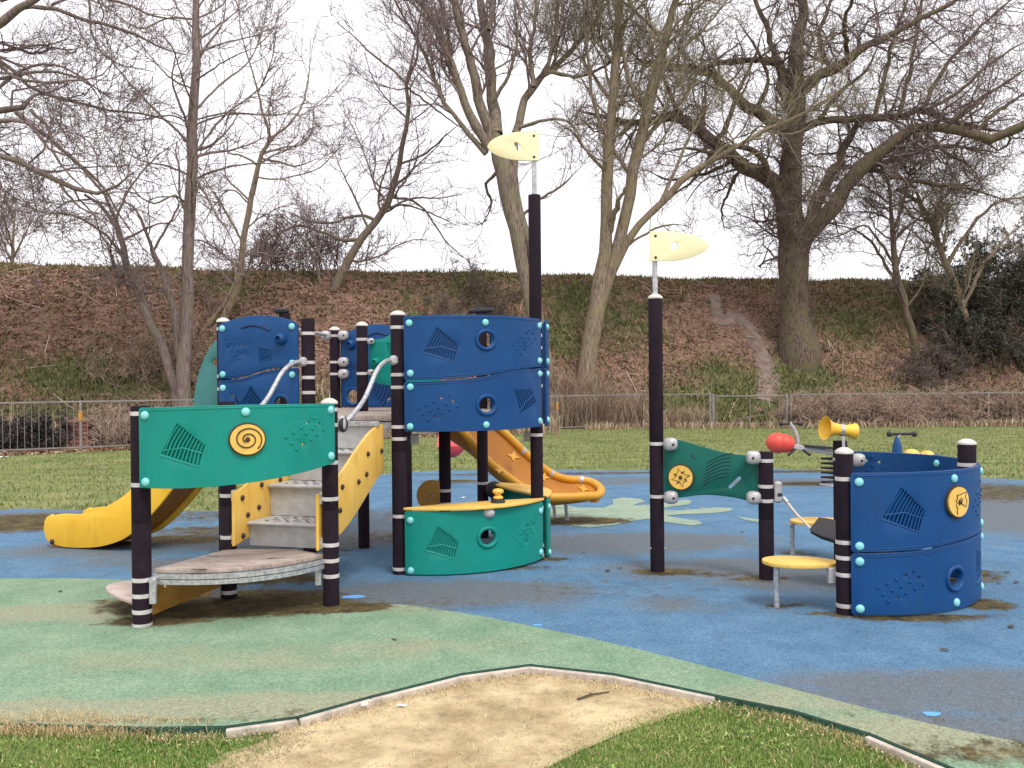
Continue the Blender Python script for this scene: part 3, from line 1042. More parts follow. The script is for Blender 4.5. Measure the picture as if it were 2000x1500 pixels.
for i in range(K + 1):
    u = i / K
    p, q = res(near, u), res(far, u)
    dep = .27 * (1 - u) + .065 * u
    for j in range(NX):
        w = j / (NX - 1)
        sag = (1 - abs(2 * w - 1) ** 3.5) * dep
        vs.append(p.lerp(q, w) + V((0, 0, -sag - .012)))
m0 = len(vs)
for i in range(K + 1):
    for j in range(NX):
        vs.append(vs[i * NX + j] + V((0, -.0, -.03)) + (V((0, -.03, .0)) if j == 0 else V((0, 0, 0))))
for i in range(K):
    for j in range(NX - 1):
        a = i * NX + j
        fs.append([a, a + 1, a + NX + 1, a + NX])
        fs.append([m0 + a, m0 + a + NX, m0 + a + NX + 1, m0 + a + 1])
for i in range(K):
    a = i * NX
    fs.append([a, a + NX, m0 + a + NX, m0 + a])
    a = i * NX + NX - 1
    fs.append([a, m0 + a, m0 + a + NX, a + NX])
fs.append(list(range(NX)) + list(range(m0 + NX - 1, m0 - 1, -1)))
e0 = K * NX
fs.append(list(range(e0, e0 + NX))[::-1] + list(range(m0 + e0, m0 + e0 + NX)))
b = MB(); b.add(vs, fs)
# rounded end of the trough
rim_ = smooth_path([at(*nr[-1])] + [at(*q) for q in turn[::-1]] + [at(*fr[-1])], 5)
ce = sum(rim_, V((0, 0, 0))) / len(rim_)
ev = [ce + V((0, 0, -.07))] + [p.lerp(ce, .08) + V((0, 0, -.022)) for p in rim_]
nE = len(ev)
ev += [ce + V((0, 0, -.115))] + [p.lerp(ce, .12) + V((0, 0, -.085)) for p in rim_]
ef = [[0, k, k + 1] for k in range(1, nE - 1)] + [[nE, nE + k + 1, nE + k] for k in range(1, nE - 1)] + [[k, nE + k, nE + k + 1, k + 1] for k in range(1, nE - 1)]
b.add(ev, ef)
b.add([ce + V((0, 0, -.07))] + vs[e0:e0 + NX], [[0, j + 1, j + 2] for j in range(NX - 1)])
b.obj('slide_trough', 'orange_deep', tower, 50)
for (px_, py_, yy, sc) in ((1003, 892, 9.95, 1), (1063, 932, 10.2, .9), (1139, 955, 10.33, .95), (975, 920, 9.62, .6)):
    c = at(px_, py_, yy)
    q = MB()
    st = []
    for k in range(8):
        r_ = (.085 if k % 2 == 0 else .035) * sc
        st.append((r_ * math.cos(PI / 2 + 2 * PI * k / 8), r_ * math.sin(PI / 2 + 2 * PI * k / 8) * .8))
    fnn = lambda x, y, d, c=c: c + V((.9, .3, -.25)) * x + V((.1, .55, .75)) * y + V((.15, -.7, .65)) * d
    q.prism(st, -.01, .012, fnn)
    q.obj('star_grip', 'ochre_bright', tower)
for (px_, py_, yy) in ((1020, 873, 10.24), (1076, 919, 10.44), (1133, 931, 10.6)):
    i = min(range(len(loop)), key=lambda k: (loop[k] - at(px_, py_ + 5, yy)).length)
    i = max(1, min(i, len(loop) - 2))
    t = (loop[i + 1] - loop[i - 1]).normalized()
    x = t.cross(V((0, 0, 1))).normalized()
    q = MB(); q.lathe([(.045, -.022), (.0495, -.02), (.0495, .02), (.045, .022)], 16, loop[i], (x, t.cross(x), t))
    q.obj('pale_sleeve', 'clamp', orail)
lg = MB()
for (px_, py_) in ((1084, 1010), (1108, 1017)):
    f = gp(px_, py_)
    lg.tube([f + V((0, 0, -.02)), f + V((-.02, -.0, .24))], .022, 10)
    lg.obj('support_leg', 'steel', tower)
    lg = MB()
q = gp(1096, 1013)
lg.box(q + V((-.02, 0, .235)), .22, .16, .02); lg.obj('support_plate', 'dark', tower)

# round play disc under the deck
b = MB()
c = V((A7[0] - .12, A7[1] - .02, .535))
b.lathe([(.145, -.011), (.148, 0), (.145, .011)], 30, c, (V((1, 0, 0)), V((0, 0, 1)), V((.15, -1, 0)).normalized()))
pd = b.obj('play_disc', 'ochre', tower)
b = MB()
for k in range(3):
    b.ball(c + V((-.005 + .02 * (k % 2), -.014, .03 - .035 * k)), .009, 8, 6)
b.obj('screw', 'steel', pd)
b = MB(); b.lathe([(.075, 0), (.075, .02), (.06, .03)], 18, (A7[0], A7[1], 1.255)); b.box((A7[0] - .1, A7[1], 1.262), .2, .05, .02)
b.obj('deck_support', 'dark', tower)
# inner steering boss behind the counter
b = MB(); b.ball((A8[0] + .12, A8[1] - .1, .5), (.09, .05, .09), 14, 8); b.tube([(A8[0], A8[1], .52), (A8[0] + .12, A8[1] - .1, .5)], .02, 8)
b.obj('steering_boss', 'dark', tower)
flag(tower, A5, 3.27, 3.565, .465, .262, True, True)

# ================================================================== the low boat shaped frame on the right
B1, B2, B3, B4, B5 = (1.204, 7.625), (2.024, 7.29), (2.255, 6.2), (3.39, 6.8), (2.84, 7.9)
ship = thing('play_boat_frame', 'low blue and green boat shaped climbing frame with the shorter mast and yellow horn', 'climbing frame', (2.3, 7.0, 0))
pm2 = post(ship, B1, 2.29, .059, (1.07, .63), True)
post(ship, B2, 1.02, .059, (.95, .745, .63))
post(ship, B3, 1.10, .059, (.92, .49, .385, .27, .06), True)
post(ship, B4, 1.11, .064, (.95,), True)
post(ship, B5, 1.06, .059, (.9,))
b = MB()
for p in (B1,):
    for dx in (-1, 1):
        b.ball((p[0] + dx * .057, p[1] - .02, .195), .008, 8, 6)
b.obj('screw', 'steel', pm2)
flag(ship, (B1[0], B1[1]), 2.33, 2.585, .49, .25, False, False)
panel(ship, 'green_panel', B1, B2, 0, -.005, ([0, .15, .45, .75, 1], [.60, .622, .655, .642, .60]), ([0, .15, .4, .7, 1], [1.108, 1.105, 1.055, 1.00, .985]), 'green',
      [('disc', .19, .795, .102, 'sun'), ('slot', .76, .765, .105, .78, .0135),
       ('line', [[(.58 + .02 * k + (.09 + .028 * k) * math.cos(a) * -.0 + (-.16 + .03 * i - .012 * k), .73 + .031 * k + .035 * math.sin(i / 9 * 2.2) + .006 * i) for i, a in enumerate(np.linspace(0, 1, 10))] for k in range(7)], .0042),
       ('line', [[(.30 + .015 * i, .985 - .018 * i + .003 * i * i) for i in range(4)]], .006)], (-.062, -.062), .02)
for (p, z, d) in ((B1, 1.07, 1), (B1, .63, 1), (B2, .975, -1), (B2, .655, -1)):
    clamp(ship, (p[0] + d * .085, p[1] - .055 - d * .03, z), (d * .85, -.35 * d - .3, 0), .052)
# curved enclosure
gu, gz2 = [0, .3, .6, 1], [.428, .442, .475, .492]
panel(ship, 'blue_panel', B3, B4, .25, .07, (gu, [z + .005 for z in gz2]), ([0, .5, 1], [.965, .968, .965]), 'blue',
      [('bolt', .05, .905), ('bolt', .05, .475), ('bolt', 0, .91, .53), ('bolt', -.04, .91), ('bolt', -.04, .53),
       ('fan', .245, .71, 1.05, -.05, 1), ('disc', .545, .75, .105, 'face'), ('dots', .82, .74, 1.1, .3, 1), ('lip', 'bot', (.006, .02)), ('lip', 'top', (.018,))], (-.03, -.03))
panel(ship, 'blue_panel', B3, B4, .25, .07, ([0, .5, 1], [.012, .01, .012]), (gu, [z - .005 for z in gz2]), 'blue',
      [('bolt', .05, .372), ('bolt', .05, .055), ('bolt', 0, .06, .54), ('bolt', -.04, .43), ('bolt', -.04, .06),
       ('dots', .225, .205, 1.15, .0, 1), ('port', .535, .225, .062), ('fan', .83, .26, 1.0, .5, 1), ('lip', 'top', (.006, .02))], (-.03, -.03))
panel(ship, 'blue_panel', B4, B5, .25, .07, (gu, [z + .005 for z in gz2]), ([0, .5, 1], [.965, .968, .965]), 'blue',
      [('bolt', .05, .905), ('bolt', 0, .905, .42), ('dots', .78, .80, 1.2, .3, 1), ('port', .45, .72, .062), ('fan', .2, .7, 1, 0, 1)], side=-1)
panel(ship, 'blue_panel', B4, B5, .25, .07, ([0, .5, 1], [.012, .01, .012]), (gu, [z - .005 for z in gz2]), 'blue',
      [('bolt', .05, .06), ('port', .5, .225, .062)], side=-1)
clamp(ship, (B5[0] + .10, B5[1] - .09, .90), (.7, -.7, 0), .055)
# yellow steps on pipes
for (cpx, cpy, P, dirx_, leg, lab) in ((1563, 1100, B3, V((.97, -.2, 0)), (1517, 1186), 'near'), (1600, 1020, B5, V((.99, .1, 0)), (1548, 1086), 'far')):
    z = .315
    c = gp(cpx, cpy - 2, z)
    ax, ay = dirx_.normalized(), V((-dirx_.y, dirx_.x, 0)).normalized()
    pl = [(.26 * math.cos(t), .17 * math.sin(t) * (1 - .18 * math.cos(t))) for t in np.linspace(0, 2 * PI, 30, endpoint=False)]
    f = gp(*leg)
    so = shape_obj('step_pad', [pl], .026, lambda x, y, d, c=c: c + ax * x + ay * y + V((0, 0, d)), 'yellow', ship)
    b = MB()
    b.tube([f + V((0, 0, -.02)), V((f.x, f.y, z - .012))], .021, 12)
    b.lathe([(.05, 0), (.05, .01)], 14, (f.x, f.y, z - .026))
    b.obj('step_leg', 'steel', so)
    b = MB()
    q = V((P[0], P[1], .25)) + (c - V((P[0], P[1], z))).normalized() * .09
    b.box(q, .055, .05, .11, None, 0, .006)
    b.obj('step_bracket', 'clamp', so)
# hammock strap slung between posts
h0 = at(1530, 972, 7.25)
h1 = at(1583, 1032, 7.05)
b = MB()
b.box((B2[0] + .085, B2[1] - .03, .70), .06, .06, .17, None, 0, .014)
b.obj('rope_clamp', 'clamp', ship)
b = MB()
b.ball(at(1521, 966, 7.25), (.03, .025, .03), 12, 8)
b.obj('rope_eye', 'dark', ship)
b = MB()
b.tube([h0, h0.lerp(h1, .5) + V((0, 0, -.012)), h1], .010, 8)
b.tube([h0, h0.lerp(h1, .16)], .017, 8, True, 1)
rp = b.obj('hammock_rope', ['rope', 'steel'], ship, 60)
b = MB()
vs, fs = [], []
K = 14
hend = V((B4[0] - .12, B4[1] - .03, .62))
for i in range(K + 1):
    u = i / K
    p = h1.lerp(hend, u)
    z = interp([0, .25, .5, .75, 1], [h1.z, .36, .29, .40, .62], u)
    w = interp([0, .05, .5, .88, 1], [.02, .11, .19, .15, .03], u)
    for j in range(7):
        t = j / 6 * 2 - 1
        vs.append(V((p.x + .25 * w * t, p.y + w * t, z + .10 * t * t * min(1, w / .19) - .02 + .055 * t * min(1, w / .12))))
for i in range(K):
    for j in range(6):
        a = i * 7 + j
        fs.append([a, a + 1, a + 8, a + 7])
n0 = len(vs)
vs += [p + V((0, 0, -.014)) for p in vs]
fs += [[n0 + i for i in f[::-1]] for f in fs]
for i in range(K):
    for j in (0, 6):
        a = i * 7 + j
        fs.append([a, a + 7, n0 + a + 7, n0 + a])
b.add(vs, fs)
b.obj('hammock_seat', 'dark', ship, 60)
# yellow horn on the hidden corner post
b = MB()
c = V((B5[0], B5[1] - .02, 1.155))
ax = V((-.97, -.18, .12)).normalized(); xx = ax.cross(V((0, 0, 1))).normalized()
b.lathe([(.062, -.135), (.072, -.132), (.060, -.10), (.048, -.05), (.046, 0), (.050, .05), (.066, .10), (.095, .142), (.107, .152), (.100, .150), (.06, .09), (.03, .02)], 22, c, (xx, ax.cross(xx), ax))
hn = b.obj('speaking_horn', 'slide_yellow', ship, 50)
b = MB()
b.lathe([(.047, -.018), (.052, -.016), (.052, .016), (.047, .018)], 18, c, (xx, ax.cross(xx), ax))
b.bar(c + V((0, -.058, -.05)), c + V((0, -.062, -.2)), .026, .008)
b.obj('horn_strap', 'steel', hn)

# ================================================================== spring rockers further back
def coil(c, r, h, turns, w):
    pts = [c + V((r * math.cos(2 * PI * t), r * math.sin(2 * PI * t), h * t / turns)) for t in np.linspace(0, turns, int(turns * 14))]
    b = MB(); b.tube(pts, w, 7)
    return b


c0 = gp(1622, 948)
rk = thing('spring_rocker', 'spring rocker with a red ball nose and grey beam, beyond the green panel', 'spring rocker', c0)
coil(c0 + V((0, 0, .02)), .125, .42, 6, .017).obj('spring', 'dark', rk, 60)
b = MB(); b.lathe([(.16, 0), (.16, .02), (.13, .04)], 20, c0); b.obj('base_plate', 'steel', rk)
Y0 = c0.y
b = MB(); b.bar(at(1546, 871, Y0), at(1650, 889, Y0), .09, .07, (0, 0, 1), 0, .01); b.obj('beam', 'clamp', rk)
b = MB()
sp = [(-.33 * math.cos(t) , .15 * math.sin(t)) for t in np.linspace(0, 2 * PI, 24, endpoint=False)]
sc_ = at(1610, 874, Y0)
b.prism(sp, -.018, .018, lambda x, y, d: sc_ + V((x, y, -.0 * x - x * .09 + d)))
b.obj('seat', 'dark', rk)
b = MB()
b.ball(at(1518, 865, Y0), (.165, .15, .155), 20, 12)
b.ball(at(1532, 866, Y0), (.155, .142, .142), 18, 10)
b.obj('ball_nose', 'red', rk, 60)
b = MB()
b.tube(smooth_path([at(1557, 876, Y0), at(1558, 860, Y0), at(1553, 842, Y0), at(1543, 826, Y0)], 5), .026, 10)
b.obj('handle_stem', 'clamp', rk, 60)
b = MB()
b.tube([at(1524, 828, Y0 - .04), at(1565, 827, Y0 + .04)], .017, 10)
for px_ in (1526, 1563):
    b.ball(at(px_, 828, Y0), (.045, .032, .032), 10, 6)
b.obj('handlebar', 'dark', rk, 60)
b = MB()
b.tube([at(1553, 876, Y0), at(1540, 889, Y0 - .1)], .02, 8); b.tube([at(1565, 876, Y0), at(1582, 889, Y0 - .15)], .02, 8)
b.obj('foot_peg', 'dark', rk)

c1 = gp(1790, 950)
rk2 = thing('spring_rocker', 'spring rocker with a dark handlebar and yellow humps, showing over the blue enclosure', 'spring rocker', c1)
Y0 = c1.y
coil(c1 + V((0, 0, .02)), .125, .40, 6, .017).obj('spring', 'dark', rk2, 60)
b = MB(); b.lathe([(.16, 0), (.16, .02), (.13, .04)], 20, c1); b.obj('base_plate', 'steel', rk2)
b = MB(); b.box(c1 + V((0, 0, .44)), .62, .26, .07, None, 0, .02); b.obj('body_board', 'blue', rk2)
b = MB()
p = at(1780, 892, Y0); b.ball(p, (.13, .13, .115), 16, 10)
p = at(1811, 893, Y0); b.ball(p, (.11, .13, .10), 16, 10)
b.obj('seat_hump', 'yellow', rk2, 60)
b = MB()
p = at(1752, 856, Y0)
b.lathe([(.075, -.30), (.065, -.12), (.03, 0), (.012, .03)], 12, p); b.obj('front_fin', 'blue', rk2)
b = MB()
b.tube([at(1735, 848, Y0), at(1788, 847, Y0)], .022, 10)
for px_ in (1737, 1786):
    b.ball(at(px_, 848, Y0), (.045, .04, .042), 10, 6)
b.obj('handlebar', 'dark', rk2, 60)
b = MB(); b.tube([at(1752, 856, Y0), at(1760, 847, Y0)], .02, 8); b.obj('handle_stem', 'steel', rk2)

c2 = gp(868, 950)
rk3 = thing('spring_rocker', 'spring rocker with a red boat shaped hull, behind the posts under the blue deck', 'spring rocker', c2)
Y0 = c2.y
coil(c2 + V((0, 0, .02)), .075, .36, 6, .014).obj('spring', 'dark', rk3, 60)
b = MB(); b.lathe([(.10, 0), (.10, .02), (.07, .04)], 20, c2); b.obj('base_plate', 'steel', rk3)
b = MB()
vs, fs = [], []
K = 12
for i in range(K + 1):
    u = i / K
    s = 1 - abs(2 * u - 1) ** 2.2
    xx_ = -.10 + .46 * u
    for j in range(9):
        a = PI * j / 8
        vs.append(c2 + V((xx_, -.24 * s * math.cos(a) * .9, .62 - (.17 * s + .01) * math.sin(a) + .06 * (u - .5))))
for i in range(K):
    for j in range(8):
        a = i * 9 + j
        fs.append([a, a + 1, a + 10, a + 9])
    fs.append([i * 9, (i + 1) * 9, (i + 1) * 9 + 8, i * 9 + 8])
b.add(vs, fs); b.obj('hull', 'pink', rk3, 40)
b = MB()
vs = []
for z, k in ((.625, 1), (.70, .85), (.86, .35), (.90, .1)):
    for (x, y) in ((-.10, -.2), (.26, -.14), (.38, 0), (.26, .14), (-.10, .2)):
        vs.append(c2 + V((-.05 + (x + .05) * k, y * k, z)))
fs = [[r * 5 + i, r * 5 + (i + 1) % 5, r * 5 + 5 + (i + 1) % 5, r * 5 + 5 + i] for r in range(3) for i in range(5)] + [[15, 16, 17, 18, 19]]
b.add(vs, fs); b.obj('bow_shell', 'pink', rk3, 30)
# ------------------------------------------------------------------ ground surfaces
STAIN_SHADES = []   # (x, y, rx, ry, strength) moss and dirt round the equipment's feet, and painted shadow by the left slide


def add_stain_shade(px, py, rx, ry, s):
    p = gp(px, py)
    STAIN_SHADES.append((p.x, p.y, rx, ry, s))


for a in ((450, 1178, 1.1, .5, 1.15), (300, 1215, .45, .16, .8), (580, 1188, .8, .22, 1.1), (520, 1130, .8, .35, .6), (330, 1055, .8, .35, .75), (190, 1065, .5, .12, .8),  # also paints in the ground shadow beside the left slide
          (400, 1035, .9, .5, .45), (560, 1075, 1.2, .6, .35), (950, 1110, .9, .10, .7), (1075, 1092, .22, .12, .9),
          (740, 1050, .6, .7, .35), (1130, 1018, .75, .35, .9), (1300, 1116, .38, .16, .9), (1490, 1130, .32, .14, .7),
          (1400, 1122, .5, .12, .45), (1530, 1185, .25, .10, .6), (1640, 1200, .35, .10, .6), (1800, 1208, .75, .09, .9), (1925, 1180, .25, .22, .8),
          (880, 940, .6, .3, .8), (1590, 945, 1.1, .35, .7), (1850, 1120, .6, .5, .6), (1560, 1080, .3, .2, .45),
          (1960, 1470, .8, .22, .42), (1750, 1400, .8, .18, .25), (60, 1020, 1.4, .9, .85), (850, 1180, .8, .4, .25), (1200, 1150, 1.4, .7, .22),
          (150, 1408, 2.0, .05, .35), (600, 1392, .7, .05, .3), (1950, 960, 2.0, 1.6, .5), (900, 1000, 2.2, 1.2, .30), (500, 1005, 2.5, 1.0, .4), (1650, 920, 3, .35, .6), (1100, 925, 4, .3, .5)):
    add_stain_shade(*a)


def rubber(name, ca, cb, cworn, worn_lo, worn_hi):
    m = bpy.data.materials.new(name)
    n, l = nodes_of(m)
    b = n['Principled BSDF']
    b.inputs['Roughness'].default_value = .85
    b.inputs['Specular IOR Level'].default_value = .25
    tc = n.new('ShaderNodeTexCoord')
    P = tc.outputs['Object']

    def noise(scale, detail=4, rough=.6):
        t = n.new('ShaderNodeTexNoise')
        t.inputs['Scale'].default_value = scale
        t.inputs['Detail'].default_value = detail
        t.inputs['Roughness'].default_value = rough
        l.new(P, t.inputs['Vector'])
        return t

    def ramp(src, a, b_, ca_, cb_):
        r = n.new('ShaderNodeValToRGB')
        r.color_ramp.elements[0].position = a
        r.color_ramp.elements[1].position = b_
        r.color_ramp.elements[0].color = (*ca_, 1)
        r.color_ramp.elements[1].color = (*cb_, 1)
        l.new(src, r.inputs['Fac'])
        return r.outputs['Color']

    def mix(f, a, b_, mode='MIX'):
        x = n.new('ShaderNodeMix')
        x.data_type = 'RGBA'
        x.blend_type = mode
        if isinstance(f, float):
            x.inputs['Factor'].default_value = f
        else:
            l.new(f, x.inputs['Factor'])
        for s, k in ((a, 6), (b_, 7)):
            if isinstance(s, tuple):
                x.inputs[k].default_value = (*s, 1)
            else:
                l.new(s, x.inputs[k])
        return x.outputs[2]

    c = ramp(noise(3.0, 6).outputs['Fac'], .35, .65, ca, cb)
    # crumb: every granule its own tint
    vo = n.new('ShaderNodeTexVoronoi')
    vo.inputs['Scale'].default_value = 130
    l.new(P, vo.inputs['Vector'])
    sep = n.new('ShaderNodeSeparateColor')
    l.new(vo.outputs['Color'], sep.inputs['Color'])
    g = ramp(sep.outputs['Red'], .0, 1.0, (.70, .70, .70), (1.24, 1.24, 1.24))
    c = mix(1.0, c, g, 'MULTIPLY')
    sp = ramp(noise(38, 4, .8).outputs['Fac'], .40, .62, (.84, .83, .82), (1.06, 1.06, 1.06))
    c = mix(1.0, c, sp, 'MULTIPLY')
    # moss, dirt and painted slide shadow, worn areas: attributes of the sheet broken up by noise
    def att(name):
        t = n.new('ShaderNodeAttribute')
        t.attribute_name = name
        return t.outputs['Fac']

    def broken(src, amp, lo, hi, nz):
        q = n.new('ShaderNodeMath'); q.operation = 'MULTIPLY_ADD'
        l.new(nz, q.inputs[0]); q.inputs[1].default_value = amp; q.inputs[2].default_value = -amp * .5
        q2 = n.new('ShaderNodeMath'); q2.operation = 'ADD'
        l.new(q.outputs[0], q2.inputs[0]); l.new(src, q2.inputs[1])
        mr = n.new('ShaderNodeMapRange'); mr.interpolation_type = 'SMOOTHSTEP'
        mr.inputs['From Min'].default_value = lo; mr.inputs['From Max'].default_value = hi
        l.new(q2.outputs[0], mr.inputs['Value'])
        return mr.outputs['Result']
    n1 = noise(9, 7, .72).outputs['Fac']
    wf = broken(att('worn'), 1.3, .08, .62, noise(2.2, 7, .65).outputs['Fac'])
    c = mix(wf, c, mix(.999, cworn, g, 'MULTIPLY'))
    moss = ramp(noise(5, 6, .7).outputs['Fac'], .38, .62, (.050, .036, .018), (.145, .112, .042))
    ok = ramp(noise(26, 5, .8).outputs['Fac'], .42, .60, (.55, .55, .55), (1.25, 1.25, 1.25))
    moss = mix(1.0, moss, ok, 'MULTIPLY')
    c = mix(broken(att('stain_shade'), 1.25, .20, .52, n1), c, moss)  # the painted slide shadow takes the moss colour too
    l.new(c, b.inputs['Base Color'])
    bp = n.new('ShaderNodeBump')
    bp.inputs['Strength'].default_value = .5
    bp.inputs['Distance'].default_value = .004
    l.new(vo.outputs['Distance'], bp.inputs['Height'])
    l.new(bp.outputs['Normal'], b.inputs['Normal'])
    return m


M['rubber_blue'] = rubber('blue_rubber_crumb', (.083, .182, .298), (.122, .240, .375), (.128, .152, .174), 0, 0)
M['rubber_green'] = rubber('green_rubber_crumb', (.180, .295, .190), (.255, .365, .245), (.29, .31, .205), 0, 0)
M['rubber_pale'] = rubber('pale_rubber_crumb', (.27, .36, .27), (.34, .43, .33), (.30, .33, .25), 0, 0)
M['rubber_edge'] = mat('green_rubber_edge', (.012, .05, .032), (.035, .11, .07), 30, .9, .6, 90)
M['kerb'] = mat('weathered_edging', (.46, .40, .34), (.64, .57, .49), 11, .9, .4, 50, grime=.4)


def inside(poly, x, y):
    r = np.zeros(len(x), bool)
    n = len(poly)
    j = n - 1
    for i in range(n):
        xi, yi = poly[i]; xj, yj = poly[j]
        c = ((yi > y) != (yj > y)) & (x < (xj - xi) * (y - yi) / (yj - yi + 1e-12) + xi)
        r ^= c
        j = i
    return r


WORN = []
for (px_, py_, rx, ry, s_) in ((560, 1050, 2.2, .9, .75), (850, 1160, 1.6, .6, .75), (1200, 1060, 2.0, .8, .75), (1400, 1110, 1.4, .6, .6), (1960, 1000, 1.6, 2.4, .9), (1900, 1350, 1.6, .5, .6), (880, 1010, 1.8, 1.2, .6),
                              (1560, 1130, 1.0, .6, .7), (120, 1080, 1.8, .6, .45), (1650, 940, 3, .8, .6), (1150, 940, 3, .8, .5), (400, 1100, 1.5, .4, .6), (1350, 1180, 1.2, .35, .35), (60, 1010, 1.4, .8, .6),
                              (700, 1270, 1.5, .3, .35), (350, 1290, 1.6, .3, .35), (1900, 1440, 1.2, .3, .9), (1600, 1375, 1.2, .12, .6), (150, 1390, 2.0, .2, .9), (600, 1370, 1.2, .2, .6), (100, 1200, 1.5, .4, .5)):
    q_ = gp(px_, py_)
    WORN.append((q_.x, q_.y, rx, ry, s_))


def field(lst, x, y, hard):
    o = np.zeros_like(x)
    for (cx, cy, rx, ry, s_) in lst:
        d = np.hypot((x - cx) / rx, (y - cy) / ry)
        t = np.clip((1.25 - d) / 1.0, 0, 1)
        o = np.maximum(o, s_ * t * t * (3 - 2 * t))
    return o


def clip_cell(poly, x0, x1, y0, y1):
    for ax, val, sg in ((0, x0, 1), (0, x1, -1), (1, y0, 1), (1, y1, -1)):
        out = []
        for i in range(len(poly)):
            p, q = poly[i - 1], poly[i]
            a, b_ = (p[ax] - val) * sg, (q[ax] - val) * sg
            if (a >= 0) != (b_ >= 0):
                t = a / (a - b_)
                out.append((p[0] + (q[0] - p[0]) * t, p[1] + (q[1] - p[1]) * t))
            if b_ >= 0:
                out.append(q)
        poly = out
        if len(poly) < 3:
            return []
    return poly


def soft_sheet(name, pts, z, material, step=.11):
    """level sheet of small cells cut to an outline, carrying its stains, painted shadow and wear"""
    pts = [(float(p[0]), float(p[1])) for p in pts]
    X = np.array([p[0] for p in pts]); Y = np.array([p[1] for p in pts])
    x0, y0 = X.min() - .013, Y.min() - .017
    nx, ny = int((X.max() - x0) / step) + 2, int((Y.max() - y0) / step) + 2
    edge = np.zeros((nx, ny), bool)
    for i in range(len(pts)):
        p, q = pts[i - 1], pts[i]
        k = int(math.hypot(q[0] - p[0], q[1] - p[1]) / step * 8) + 2
        t = np.linspace(0, 1, k)
        edge[((p[0] + (q[0] - p[0]) * t - x0) / step).astype(int), ((p[1] + (q[1] - p[1]) * t - y0) / step).astype(int)] = True
    CX, CY = np.meshgrid(x0 + (np.arange(nx) + .5) * step, y0 + (np.arange(ny) + .5) * step, indexing='ij')
    ins = inside(pts, CX.ravel(), CY.ravel()).reshape(nx, ny)
    ids, vs, fs = {}, [], []

    def vid(x, y):
        k = (round(x, 5), round(y, 5))
        if k not in ids:
            ids[k] = len(vs)
            vs.append((k[0], k[1], z))
        return ids[k]
    for i in range(nx):
        for j in range(ny):
            a, c = x0 + i * step, y0 + j * step
            if edge[i, j]:
                q = clip_cell(pts, a, a + step, c, c + step)
                f = []
                for (x, y) in q:
                    k = vid(x, y)
                    if k not in f:
                        f.append(k)
                if len(f) > 2:
                    fs.append(f)
            elif ins[i, j]:
                fs.append([vid(a, c), vid(a + step, c), vid(a + step, c + step), vid(a, c + step)])
    me = bpy.data.meshes.new(name)
    me.from_pydata(vs, [], fs)
    A = np.array(vs)
    for nm, lst in (('stain_shade', STAIN_SHADES), ('worn', WORN)):
        at_ = me.attributes.new(nm, 'FLOAT', 'POINT')
        at_.data.foreach_set('value', field(lst, A[:, 0], A[:, 1], 0).astype(np.float32))
    me.materials.append(M[material])
    me.update()
    o = bpy.data.objects.new(name, me)
    COL.objects.link(o)
    o['kind'] = 'structure'
    return o


def sheet(name, pts, z, material, kind='structure', label=None, cat=None, th=None):
    b = MB()
    if th:
        b.prism([(p[0], p[1]) for p in pts], z - th, z, lambda x, y, d: V((x, y, d)))
    else:
        b.add([V((p[0], p[1], z)) for p in pts], [list(range(len(pts)))])
    me = b.obj(name, material, None, 0)
    me['kind'] = kind
    return me


M['lawn'] = mat('mown_turf', (.11, .145, .042), (.24, .25, .095), 1.1, .95, .8, 25, lo=.38, hi=.62, detail=10, stretch=(.6, 1.6, 1))
M['dirt'] = mat('dry_sandy_soil', (.36, .27, .135), (.61, .49, .285), 2.6, .95, .6, 60, lo=.38, hi=.60, detail=12, scuff=(.26, .185, .105), grime=.50)

b = MB()
b.add([V((-160, -30, -.045)), V((160, -30, -.045)), V((160, 120, -.045)), V((-160, 120, -.045))], [[0, 1, 2, 3]])
lawn = b.obj('lawn', 'lawn', None, 0); lawn['kind'] = 'structure'

kerb_px = [(-420, 1412), (0, 1413), (300, 1421), (440, 1419), (580, 1400), (720, 1361), (900, 1316), (1035, 1298), (1200, 1316), (1400, 1358), (1550, 1388), (1700, 1433), (1860, 1500), (2200, 1640)]
kerb = [gp(*p) for p in kerb_px]
back = [(9.5, 4.2), (10.5, 7), (10.3, 11), (9.0, 13.2), (7.6, 14.4), (6.2, 15.6), (4.6, 16.3), (1.8, 16.2), (0, 16.5), (-1.4, 16.5), (-2.2, 16.0), (-2.7, 14.5), (-3.1, 12.4), (-3.65, 11.5), (-5, 11.55), (-6.4, 11.9), (-7.4, 11.2), (-8.4, 10), (-8.6, 6)]
blue = soft_sheet('safety_surface', [(p.x, p.y) for p in kerb] + back, 0.0, 'rubber_blue')
seam = [gp(*p) for p in smooth_path([(2250, 1500, 0), (2000, 1452, 0), (1800, 1411, 0), (1560, 1350, 0), (1250, 1270, 0), (1000, 1216, 0), (870, 1193, 0), (770, 1181, 0), (660, 1184, 0), (560, 1172, 0), (440, 1160, 0), (330, 1140, 0), (180, 1131, 0), (0, 1130, 0), (-420, 1128, 0)], 4) for p in [p[:2]]]
green = soft_sheet('green_surface', [(p.x, p.y) for p in kerb] + [(p.x, p.y) for p in seam], 0.004, 'rubber_green')
# the raw rubber edge that shows above the edging
b = MB()
for i in range(len(kerb) - 1):
    p, q = kerb[i], kerb[i + 1]
    d = (q - p).normalized(); n = V((d.y, -d.x, 0))
    b.bar(p + n * .005 + V((0, 0, -.019)), q + n * .005 + V((0, 0, -.019)), .009, .04)
e = b.obj('surface_edge', 'rubber_edge'); e['kind'] = 'structure'
